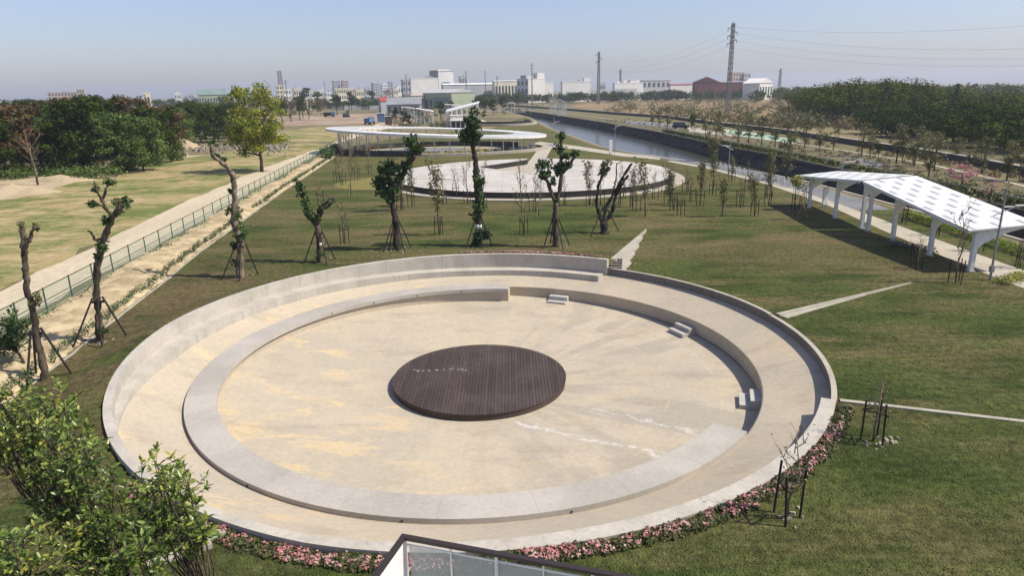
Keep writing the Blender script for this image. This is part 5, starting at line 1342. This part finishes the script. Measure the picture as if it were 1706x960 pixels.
# ------------------------------------------------------------------ park buildings in the middle distance
def solve_len(C, d, px, zz):
    lo, hi = 0.0, 400.0; sgn = 1 if px > pr((C.x, C.y, zz))[0] else -1
    for _ in range(50):
        md = (lo+hi)/2; q = C + d*md
        if (pr((q.x, q.y, zz))[0]-px)*sgn < 0: lo = md
        else: hi = md
    return lo
def bldg(name, label, pxl, pxc, pxr, pyt, Y, wall, a=30, rows=0, cols=0, roof='flat', rmat=None, z0=-0.1, cat='building', srows=0, scols=0, zb=None, rise=.18, win='window', wsize=(.55, .5)):
    A = R(max(a, 24) if Y > 390 else a); u, v = Vector((math.cos(A), math.sin(A), 0)), Vector((-math.sin(A), math.cos(A), 0))
    c = hp(pxc, pyt, Y); h = c.z; C = Vector((c.x, Y, 0))
    w = solve_len(C, u, pxr, h); d = solve_len(C, v, pxl, h) if pxl < pxc-0.5 else w*.5
    d = min(d, w*1.1 if pxc-pxl < 8 else 60.0)
    e = empty(name, C, A, label, cat)
    base = z0 if zb is None else zb
    MB().box(0, w, 0, d, base, h).build('wall', m[wall], e)
    rm_ = m[rmat or wall]
    if roof == 'flat':
        for q in range(random.randint(1, 3) if w > 6 else 0):
            bx0 = random.uniform(.05, .75)*w; by0 = random.uniform(.1, .6)*d; MB().box(bx0, bx0+random.uniform(.06, .16)*w, by0, by0+d*.2, h, h+random.uniform(1.2, 3.0)).build('roof_unit', m[random.choice(['greyr', 'offwhite', 'steel'])], e)
        t = min(.8, h*.05); MB().box(-.15, w+.15, -.15, d+.15, h+.003, h+t).build('parapet', rm_, e)
    else:
        r_ = w*rise if roof == 'gable_u' else d*rise; o = .4; b = MB()
        if roof == 'gable_u':   # gable facing the front, ridge running back
            b.v = [(-o, -o, h-.02), (w+o, -o, h-.02), (w/2, -o, h+r_), (-o, d+o, h-.02), (w+o, d+o, h-.02), (w/2, d+o, h+r_)]
            b.f = [(0, 1, 2), (5, 4, 3), (1, 4, 5, 2), (3, 0, 2, 5), (0, 3, 4, 1)]
        else:
            b.v = [(-o, -o, h-.02), (-o, d+o, h-.02), (-o, d/2, h+r_), (w+o, -o, h-.02), (w+o, d+o, h-.02), (w+o, d/2, h+r_)]
            b.f = [(0, 2, 1), (3, 4, 5), (0, 3, 5, 2), (1, 2, 5, 4), (0, 1, 4, 3)]
        b.build('roof', rm_, e)
    def grid(nr, nc, L, front):
        if not nr: return
        ww, hh = L/nc*wsize[0], h/nr*wsize[1]
        me = (MB().box(-ww/2, ww/2, -.06, .02, 0, hh) if front else MB().box(-.06, .02, -ww/2, ww/2, 0, hh)).mesh('window', m[win])
        for i in range(nr):
            for j in range(nc):
                s = L*(j+.5)/nc; z = h*(i+.28)/nr
                link('window', me, None, e, (s, 0, z) if front else (0, s, z))
    grid(rows, cols, w, True); grid(srows, scols, d, False)
    return e, w, d, h
# two storey park house with a white sloping louvred roof
p = at(735, 214); Y = p.y
e, w, d, h = bldg('park_house', 'white two storey park house with dark ground floor openings', 748, 750, 776, 193, Y, 'offwhite', 8, 0, 0)
for k in range(3): MB().box(w*(.08+.3*k), w*(.30+.3*k), -.08, .02, .1, h*.55).build('opening', m['black'], e)
MB().box(-.3, w+.3, -1.2, -.002, h*.60, h*.66).build('ledge', m['white'], e)
e = empty('louvred_canopy', (hp(745, 190, Y+4).x, Y+4, 0), 0, 'white rising louvred roof on posts above the park house', 'canopy')
a0, a1 = hp(742, 186, Y+4), hp(797, 172, Y+4)
ch(MB().quadprism((a0.x, Y+4, a0.z), (a1.x, Y+4, a1.z), (a1.x, Y+12, a1.z+.6), (a0.x, Y+12, a0.z+.6), .35).build('roof', m['white']), e)
for k in range(7):
    x = a0.x + (a1.x-a0.x)*(k+.3)/6.6; z = a0.z + (a1.z-a0.z)*(k+.3)/6.6
    ch(MB().box(x-.18, x+.18, Y+4.0, Y+4.4, -.1, z-.36).build('post', m['white']), e)
    ch(MB().box(x-.18, x+.18, Y+11.4, Y+11.8, -.1, z+.2).build('post', m['white']), e)
# slanted white stair with open treads
s0, s1 = hp(800, 200, 235), hp(812, 211, 235)
e = empty('open_stair', (s0.x, 235, 0), 0, 'small white open ladder stair beside the park house', 'stair')
for y in (235, 237): ch(MB().tube([(s0.x, y, s0.z), (s1.x+2.0, y, 0.0)], .16, 5).build('stringer', m['white']), e)
for k in range(7):
    t = (k+.5)/7; x = s0.x+(s1.x+2-s0.x)*t; z = s0.z*(1-t); ch(MB().box(x-.25, x+.25, 235.17, 236.83, z-.06, z+.06).build('tread', m['white']), e)
ch(MB().box(s0.x-2.5, s0.x-.1, 234.6, 237.4, -.1, s0.z-.1).build('landing', m['offwhite']), e)
# pergolas
def pergola(px0, px1, py0, py1, Y, dep, label, n=5):
    a, b = hp(px0, py0, Y), hp(px1, py1, Y)
    e = empty('pergola', (a.x, Y, 0), 0, label, 'pergola', 'white pergolas of the park')
    ch(MB().quadprism((a.x, Y, a.z), (b.x, Y, b.z), (b.x, Y+dep, b.z), (a.x, Y+dep, a.z), .3).build('roof', m['white']), e)
    for k in range(n):
        x = a.x+(b.x-a.x)*(k+.15)/(n-.7); z = a.z+(b.z-a.z)*(k+.15)/(n-.7)
        for y in (Y+.3, Y+dep-.6): ch(MB().box(x-.14, x+.14, y, y+.28, -.1, z-.302).build('post', m['white']), e)
pergola(692, 720, 180, 185, 250, 5, 'white flat pergola left of the park house')
pergola(728, 770, 172, 176, 330, 6, 'long white pergola behind the park house', 8)
pergola(668, 690, 178, 180, 290, 5, 'short white pergola beside the planted trees')
for k, (px0, px1, py0, py1, Y) in enumerate(((916, 930, 162, 167, 330), (931, 944, 164, 170, 300))):
    pergola(px0, px1, py0, py1, Y, 9, ['white barrel pergola on the far bank, farther one', 'white barrel pergola on the far bank, nearer one'][k], 4)
pergola(845, 858, 171, 171, 360, 5, 'small white shelter at the bend of the canal', 3)
# second round platform on the lawn
tag(MB().sector(9.0, 9.5, 180, 395, -.1, 1.3, 60, at(838, 207).xy).build('platform_wall', m['black']), 'black curved wall of the far round platform', 'wall')
tag(MB().sector(10.4, 11.6, 185, 385, -.1, .6, 60, at(838, 207).xy).build('platform_kerb', m['curb']), 'pale curved kerb round the far round platform', 'kerb')
sheet('platform_floor', circle(at(838, 207).xy, 8.9, 48), .05, m['asphalt'], label='grey floor of the far round platform')
# scattered planted trees of the middle park
mid = [(660, 208, 180, 0), (672, 210, 184, 1), (735, 203, 168, 0), (700, 203, 182, 1), (682, 212, 190, 0), (712, 207, 190, 2), (822, 192, 165, 1), (808, 190, 166, 0), (838, 186, 160, 1), (775, 180, 162, 2), (862, 178, 158, 0)]
mid += [(648, 209, 188, 2), (694, 199, 178, 0), (722, 198, 176, 2), (790, 186, 166, 1), (800, 181, 160, 0), (828, 180, 160, 2), (850, 182, 164, 2), (752, 186, 168, 0), (676, 200, 178, 2)]
mid.sort()
for i, (px, py, tp, kk) in enumerate(mid):
    p = at(px, py); q = (dense + [olive[0]])[kk]; place_tree('park_tree', f'park tree, {ordw(i)} from the left beyond the ring canopy', 'tree', p, q, hp(px, tp, p.y).z/(5.6 if kk < 2 else 5.2), None, 'park trees beyond the ring canopy')
C = [tuple(at(random.uniform(645, 790), random.uniform(186, 213)).xy) + (.4,) for k in range(150)] + [tuple(at(random.uniform(795, 905), random.uniform(172, 190)).xy) + (.4,) for k in range(60)]
tag(link('park_shrubs', leafmesh('park_shrubs', leaves(C, np.array([1.1, 1.1, .8]), 40, .26, .3, seed=67), m['leaf_olive'])), 'mixed green shrubs planted round the park house and pergolas', 'shrubs', None, 'stuff')
site = [(470, 205, 168, 0), (485, 203, 165, 2), (500, 200, 160, 0), (515, 198, 164, 2), (535, 192, 163, 2), (505, 196, 158, 1), (562, 192, 156, 0), (586, 184, 152, 1), (512, 181, 145, 1), (530, 180, 152, 0), (690, 176, 156, 1), (620, 176, 150, 0), (645, 172, 148, 2)]
brown = [tree_meshes(('bn', i), 5.6, 2.2, 1.4, 20, .8, 30, .2, 'leaf_brown', 'bark', 140+i, .5) for i in range(1)]
site.sort()
for i, (px, py, tp, kk) in enumerate(site):
    p = at(px, py); q = (dense + brown)[kk]; place_tree('site_tree', f'{"brownish thin" if kk == 2 else "dark green"} tree, {ordw(i)} from the left round the building site', 'tree', p, q, hp(px, tp, p.y).z/5.6, None, 'trees round the building site')

# ------------------------------------------------------------------ vehicles and sheds
def vehicle(name, label, px, py, L, rz, mat, cabin=(.3, .9), H1=.85, H2=1.55, W_=1.75, cat='car'):
    p = at(px, py); e = empty(name, p, rz, label, cat)
    b = MB(); hw = W_/2
    prof = [(-L/2, .32), (-L/2, H1*.9), (-L/2+.12, H1), (L/2-.25, H1*.96), (L/2, H1*.75), (L/2, .32)]
    n = len(prof)
    for y in (-hw, hw):
        for x, z in prof: b.v.append((x, y, z))
    b.f.append(tuple(range(n))); b.f.append(tuple(reversed(range(n, 2*n))))
    for i in range(n): j = (i+1) % n; b.f.append((i, n+i, n+j, j))
    b.build('body', m[mat], e)
    x0, x1 = -L/2+cabin[0]*L*.35, -L/2+cabin[1]*L*.8
    b = MB()
    for z, ins, xi0, xi1 in ((H1+.002, .02, x0, x1), (H2, .18, x0+.25, x1-.55)):
        for x, y in ((xi0, -hw+ins), (xi1, -hw+ins), (xi1, hw-ins), (xi0, hw-ins)): b.v.append((x, y, z))
    b.f = [(3, 2, 1, 0), (4, 5, 6, 7), (0, 1, 5, 4), (1, 2, 6, 5), (2, 3, 7, 6), (3, 0, 4, 7)]
    b.build('cabin', m['window'], e)
    MB().box(x0+.27, x1-.57, -hw+.2, hw-.2, H2+.002, H2+.04).build('roof', m[mat], e)
    for x in (-L*.3, L*.3):
        for y in (-hw, hw):
            MB().tube([(x, y-.1, .32), (x, y+.1, .32)], .32, 14).build('wheel', m['tyre'], e)
    for y in (-hw*.65, hw*.65): MB().box(L/2-.02, L/2+.02, y-.18, y+.18, H1*.6, H1*.75).build('headlight', m['white'], e)
    return e
vehicle('parked_car', 'black car parked on the far canal bank drive', 1134, 214, 4.6, -.35, 'darkcar', (.1, 1.05), .95, 1.75)
def truck(px, py, L, label, cab, bed, rz):
    p = at(px, py); e = empty('truck', p, rz, label, 'truck')
    MB().box(-L/2, L/2, -.9, .9, .55, .8).build('chassis', m['tyre'], e)
    MB().box(L/2-1.7, L/2, -1.05, 1.05, .802, 2.5).build('cab', m[cab], e)
    MB().box(L/2-1.0, L/2+.03, -.9, .9, 1.7, 2.3).build('windscreen', m['window'], e)
    MB().box(-L/2, L/2-1.85, -1.1, 1.1, .802, 2.2).build('cargo_bed', m[bed], e)
    for x in (-L*.32, L*.32):
        for y in (-1.0, 1.0): MB().tube([(x, y-.15, .5), (x, y+.15, .5)], .5, 14).build('wheel', m['tyre'], e)
truck(549, 194.5, 5.6, 'dark truck standing on the bare earth of the building site', 'bluepaint', 'darkcar', .1)
truck(616, 207, 4.6, 'small blue flatbed truck behind the ring canopy', 'bluepaint', 'bluepaint', 1.3)
# excavator
p = at(577, 195); e = empty('excavator', p, .4, 'dark green excavator with raised arm on the building site', 'excavator')
for y in (-1.0, 1.0): MB().tube([(-1.5, y, .45), (1.5, y, .45)], .45, 10).build('track', m['tyre'], e)
MB().box(-1.4, 1.2, -1.2, 1.2, .95, 1.9).build('body', m['fencegreen'], e)
MB().box(-.1, 1.1, -1.1, 0, 1.902, 3.1).build('cab', m['window'], e)
MB().tube([(1.1, .4, 1.6), (2.0, .4, 4.8), (-.5, .4, 6.0)], [.28, .25, .2], 6).build('arm', m['fencegreen'], e)
MB().box(-1.2, -.3, 0, .9, 5.3, 6.1).build('bucket', m['tyre'], e)
bldg('site_office', 'maroon sided site office with white frame behind the ring canopy', 639, 641, 652, 194, at(646, 207.5).y, 'maroon', 5, 1, 2, 'flat', 'white', cat='shed')
bldg('site_cabin', 'pale blue topped site cabin left of the maroon office', 627, 628, 640, 189, at(633, 203).y, 'bluepaint', 5, 0, 0, 'flat', 'white', cat='cabin')
bldg('market_shed', 'low shed with bright red roof at the far side of the site', 630, 634, 652, 168, 400, 'greyr', 10, 0, 0, 'gable_v', 'redroof', rise=.35)
bldg('grey_shed', 'long dark grey roofed shed right of the red roofed shed', 640, 644, 699, 174, 350, 'greyroof', 4, 1, 6, 'gable_v', 'greyroof', rise=.18)
hd = empty('site_hoarding', (at(546, 183).x, 0, 0), 0, 'long white hoarding wall behind the building site', 'hoarding')
for k in range(14):
    a, b = at(546 + 7*k, 182.5), at(546 + 7*k + 6.8, 182.5); ch(MB().box(a.x, b.x, a.y-.1, a.y+.1, -.1, 2.6 + .25*(k % 3 == 0)).build('hoarding_panel', m['offwhite']), hd)

# ------------------------------------------------------------------ town on the horizon
bldg('apartment_block', 'beige apartment block rising behind the left wood', 76, 79, 128, 155, 620, 'pinkr', 15, 5, 9, cat='building', srows=5, scols=3)
bldg('apartment_block', 'taller grey beige tower end of the block behind the left wood', 124, 127, 140, 150, 615, 'pinkr', 20, 6, 3)
bldg('tank_house', 'small cream box building on the horizon above the left wood', 236, 238, 249, 155, 560, 'cream', 15, 1, 2)
bldg('green_hall', 'long pale green hall on the horizon left of the yellow green tree', 326, 330, 376, 158, 560, 'greenr', 8, 1, 10, 'gable_v', 'greengrey', rise=.2)
bldg('beige_tower', 'beige tower building beneath the lattice mast', 456, 460, 470, 143, 640, 'cream', 20, 5, 2, srows=5, scols=2)
bldg('town_house', 'white house right of the beige tower building', 470, 472, 484, 149, 650, 'offwhite', 20, 3, 3)
bldg('town_house', 'low cream town house with stepped roof near the mast', 486, 489, 500, 148, 680, 'cream', 20, 2, 3)
bldg('town_house', 'small pale town house left of the cream long house', 526, 528, 541, 151, 640, 'offwhite', 15, 2, 4)
bldg('town_house', 'small grey roofed cottage among the site trees', 504, 506, 517, 166, 420, 'cream', 10, 1, 2, 'gable_v', 'greyroof', rise=.4)
bldg('apartment_block', 'grey twin apartment block, left half', 553, 555, 566, 135, 950, 'greyr', 25, 8, 3, srows=8, scols=1)
bldg('apartment_block', 'grey twin apartment block, right half', 567, 570, 580, 135, 950, 'pinkr', 25, 8, 3, srows=8, scols=1)
bldg('long_house', 'long cream three storey house below the twin apartment blocks', 553, 557, 590, 148, 620, 'cream', 12, 3, 9, srows=3, scols=2)
bldg('town_house', 'yellowish house right of the long cream house', 590, 593, 606, 150, 640, 'cream', 20, 2, 4)
bldg('apartment_block', 'pale apartment cluster left of the white factory, first', 618, 621, 632, 139, 900, 'greyr', 25, 7, 3)
bldg('apartment_block', 'pale apartment cluster left of the white factory, second', 633, 636, 645, 141, 920, 'offwhite', 25, 7, 3)
bldg('apartment_block', 'pale apartment cluster left of the white factory, tallest on the right', 645, 648, 653, 136, 930, 'greyr', 25, 7, 2)
bldg('factory_annex', 'grey factory annex with dark windows left of the white factory', 668, 671, 683, 134, 640, 'greyr', 10, 4, 3, srows=4, scols=1)
bldg('white_factory', 'large windowless white factory block', 682, 684, 730, 131, 620, 'offwhite', 22, 0, 0)
e, w, d, h = bldg('factory_tower', 'tallest white factory tower with grey left side and curved top', 715, 730, 755, 118, 660, 'offwhite', 30, 0, 0, 'gable_u', 'offwhite', rise=.10, srows=1, scols=1, wsize=(.9, .75), win='greyroof')
MB().box(w*.2, w*.75, -.08, .02, h*.56, h*.66).build('sign_band', m['bluepaint'], e)
MB().box(w*.2, w*.75, -.09, .02, h*.48, h*.53).build('ledge', m['greyr'], e)
bldg('long_factory', 'long grey walled factory with white roof right of the tower', 735, 738, 822, 141, 640, 'greyr', 6, 0, 0, 'gable_v', 'offwhite', rise=.22)
bldg('factory_hall', 'cream factory hall at the right end of the long factory', 820, 824, 862, 135, 650, 'cream', 12, 1, 7, 'gable_v', 'offwhite', rise=.1)
e, w, d, h = bldg('green_warehouse', 'pale green sheet metal warehouse with dark open front', 704, 752, 790, 154, 460, 'greenr', 40, 0, 0, 'gable_u', 'greyr', rise=.12)
MB().box(-.1, .02, d*.08, d*.62, .3, h*.72).build('open_front', m['greengrey'], e)
for k in range(2): MB().box(-.11, .02, d*(.66+.16*k), d*(.76+.16*k), .3, h*.6).build('gate', m['window'], e)
bldg('yellow_house', 'low yellow house left of the green warehouse', 683, 685, 706, 159, 480, 'cream', 10, 1, 5, 'gable_v', 'pinkr', rise=.3)
bldg('block_house', 'grey blue block behind the long factory roof', 764, 766, 778, 128, 760, 'greyr', 15, 3, 3)
e, w, d, h = bldg('white_villa', 'white office block with grey left wing and taller right part', 861, 880, 908, 132, 620, 'offwhite', 32, 0, 0, srows=3, scols=3)
MB().box(w*.55, w*.98, .2, d*.5, h+.5, h+5.5).build('tower', m['offwhite'], e); MB().box(.3, w*.5, d*.2, d*.7, h+.5, h+3.6).build('penthouse', m['greyr'], e)
e, w, d, h = bldg('white_shed', 'long plain white shed right of the office block', 934, 937, 984, 137, 620, 'offwhite', 10, 0, 0)
MB().box(w*.76, w*.998, .1, d*.9, h+.5, h+3.6).build('raised_end', m['offwhite'], e)
bldg('low_hall', 'low white hall between office block and white shed', 905, 908, 922, 138, 680, 'offwhite', 12, 0, 0)
e, w, d, h = bldg('white_plant', 'white plant with pale blue front and roof tanks', 1021, 1024, 1072, 139, 640, 'offwhite', 8, 0, 0)
MB().box(w*.02, w*.78, -.08, .02, h*.05, h*.7).build('blue_front', m['greyr'], e)
for k in range(4): MB().box(w*(.1+.22*k), w*(.2+.22*k), d*.2, d*.5, h+.5, h+2+1.2*(k % 2)).build('roof_unit', m['offwhite'], e)
bldg('grey_works', 'grey flat works with dark roofline right of the white plant', 1067, 1070, 1117, 134, 700, 'greyr', 8, 2, 6, 'gable_v', 'greyroof', rise=.1)
bldg('red_shed', 'wide red roofed shed left of the maroon barn', 1114, 1117, 1158, 141, 640, 'offwhite', 8, 0, 0, 'gable_v', 'redroof', rise=.3)
bldg('maroon_barn', 'dark maroon barn with stepped gable', 1154, 1157, 1199, 137, 620, 'maroon', 6, 0, 0, 'gable_u', 'maroon', rise=.16)
bldg('grey_shed', 'grey roofed shed behind the tall pylon', 1184, 1187, 1243, 137, 650, 'maroon', 6, 0, 0, 'gable_v', 'greyroof', rise=.3)
bldg('apartment_block', 'pinkish stepped apartment block behind the tall pylon', 1214, 1217, 1240, 121, 900, 'pinkr', 12, 5, 5)
bldg('apartment_block', 'grey right end of the stepped apartment block behind the pylon', 1238, 1240, 1251, 123, 905, 'greyr', 12, 5, 2)
bldg('white_gable_shed', 'white gabled shed with small windows at the right of the town', 1238, 1266, 1288, 138, 560, 'offwhite', 38, 1, 5, 'gable_u', 'offwhite', rise=.2)
bldg('far_block', 'hazy pale block on the horizon at far right', 1604, 1607, 1622, 146, 900, 'pinkr', 10, 4, 4)
bldg('far_block', 'second hazy pale block on the horizon at far right', 1626, 1629, 1646, 149, 900, 'pinkr', 10, 3, 4)
gg = random.Random(77)
bx = [(505, 150, 'offwhite'), (518, 153, 'cream'), (542, 154, 'offwhite'), (608, 147, 'greyr'), (655, 149, 'cream'), (660, 145, 'offwhite'), (1000, 139, 'greyr'), (1100, 141, 'greyr'), (290, 156, 'offwhite'), (313, 157, 'greyr'), (388, 157, 'offwhite')]
bx.sort()
for i, (px, pyt, mt) in enumerate(bx):
    bldg('town_house', f'small distant town house, {ordw(i)} from the left on the skyline', px-1.5, px, px+gg.uniform(8, 12), pyt, 760+gg.uniform(-60, 120), mt, 20, 2, 3)

# ------------------------------------------------------------------ pylons, masts, poles, wires
def lattice(name, label, px, pyb, pyt, Y, w0, w1, arms=(), cat='pylon', mat='lattice', n=12, r=.10, stripes=False):
    b = hp(px, pyt, Y); h = b.z
    e = empty(name, (b.x, Y, 0), 0.25, label, cat)
    for sx_ in (-1, 1):
        for sy_ in (-1, 1): MB().tube([(sx_*w0, sy_*w0, -.2), (sx_*w1, sy_*w1, h)], r*1.35, 5).build('leg', m[mat], e)
    br = MB()
    for k in range(n):
        za, zb = h*k/n, h*(k+1)/n; wa, wb = w0+(w1-w0)*k/n, w0+(w1-w0)*(k+1)/n
        for (ax, ay), (bx_, by) in (((-1, -1), (1, -1)), ((1, -1), (1, 1)), ((1, 1), (-1, 1)), ((-1, 1), (-1, -1))):
            br.tube([(ax*wa, ay*wa, za), (bx_*wb, by*wb, zb)], r*.8, 4, False); br.tube([(bx_*wa, by*wa, za), (ax*wb, ay*wb, zb)], r*.8, 4, False)
            br.tube([(ax*wb, ay*wb, zb), (bx_*wb, by*wb, zb)], r*.7, 4, False)
    br.build('bracing', m[mat], e)
    for (u, L, side) in arms:
        z = h*u; MB().tube([(0, 0, z), (side*L, 0, z+.2)], r*1.2, 5).tube([(0, 0, z+1.2), (side*L, 0, z+.2)], r, 4).build('cross_arm', m[mat], e)
        MB().tube([(side*L, 0, z+.2), (side*L, 0, z-.9)], .09, 5).build('insulator', m['rail'], e)
    return e, h
tower, th_ = lattice('power_pylon', 'tallest slim lattice power pylon standing beyond the low wall', 1222, 195, 38, 261, .72, .42, [(.985, .1, 1), (.94, 2.0, -1), (.86, 2.0, -1), (.78, 2.0, -1), (.90, 1.8, 1), (.82, 1.8, 1)], n=18, r=.085)
lattice('power_pylon', 'second lattice power pylon, right of the white shed', 998, 165, 86, 520, .95, .5, [(.94, 2.5, -1), (.86, 2.5, 1), (.80, 2.5, -1)], n=14, r=.12)
lattice('radio_mast', 'green and grey lattice radio mast on the beige tower building', 465, 165, 118, 660, 2.0, 1.5, cat='mast', n=12, r=.26)
lattice('power_pylon', 'faint distant power pylon at the right of the town', 1301, 150, 114, 900, 1.8, .6, [(.9, 3, -1), (.8, 3, 1)], n=10, r=.2)
for (px, t, lb) in ((1034, 115, 'small lattice mast above the white plant'), (1433, 129, 'tiny distant pylon above the right wood, left'), (1528, 129, 'tiny distant pylon above the right wood, middle'), (1614, 137, 'tiny distant pylon above the right wood, right')):
    lattice('distant_pylon', lb, px, 150, t, 850, 1.2, .5, [(.9, 2.5, -1), (.9, 2.5, 1)], n=8, r=.2)
def pole(px, pyb, pyt, Y, r, label, mat='lattice'):
    b = hp(px, pyt, Y); e = empty('power_pole', (b.x, Y, 0), 0, label, 'pole', 'power poles before the town')
    MB().tube([(0, 0, -.2), (0, 0, b.z)], [r*1.4, r*.7], 8).build('shaft', m[mat], e)
    for u in (.95, .88): MB().box(-1.2, 1.2, -.1, .1, b.z*u-.1, b.z*u+.1).build('cross_arm', m[mat], e)
pole(886, 178, 105, 470, .36, 'thick tapering power pole before the white office block')
pole(776, 168, 117, 520, .32, 'thick power pole before the green warehouse')
pole(676, 172, 123, 420, .25, 'power pole left of the white factory')
pole(475, 178, 133, 480, .35, 'power pole right of the radio mast')
pole(808, 160, 117, 640, .35, 'thin mast behind the long factory')
pole(828, 160, 126, 640, .45, 'thin lamp mast at the end of the long factory')
pole(540, 170, 135, 600, .25, 'thin pole left of the twin apartment blocks')
pole(653, 170, 138, 600, .3, 'thin pole right of the pale apartment cluster')
# wires: sagging catenaries from the tall pylon out of the picture to both sides
wires = empty('power_line', (tower.location.x, 261, th_), 0, 'thin sagging power cables strung from the tallest pylon', 'cables')
tx, ty = tower.location.x, 261
def wire(a, b, sag, r=.020):
    pts = []
    for k in range(25):
        u = k/24; q = Vector(a).lerp(Vector(b), u); q.z -= sag*4*u*(1-u); pts.append(q)
    ch(MB().tube(pts, r, 4, False).build('cable', m['lattice']), wires)
for (u, dx, zz, sag) in ((.94, -2, 31, 11), (.86, -2, 28.5, 11), (.78, -2, 26.5, 10.5), (.985, 0, 38, 9)):
    wire((tx+dx, ty, th_*u-.8), (215, 120, zz), sag)
p2 = hp(998, 90, 520)
for (u, zo) in ((.94, 0), (.86, -3), (.78, -6)): wire((tx-2, ty, th_*u-.8), (p2.x-2, 520, p2.z+zo-1), 7)

# ------------------------------------------------------------------ haze
HZ = 0.00024
def haze():
    t = NT('haze air'); t.n.remove(t.p)
    v = t.new('ShaderNodeVolumePrincipled'); v.inputs['Color'].default_value = (0.80, 0.87, 1.0, 1); v.inputs['Density'].default_value = HZ; v.inputs['Anisotropy'].default_value = 0.2
    t.t.links.new(v.outputs[0], t.out.inputs['Volume'])
    o = MB().box(-2700, 2700, -350, 5300, -4, 70).build('haze', t.m)
    tag(o, 'thin pale haze in the air over the whole park and town', 'haze', None, 'stuff')
haze()
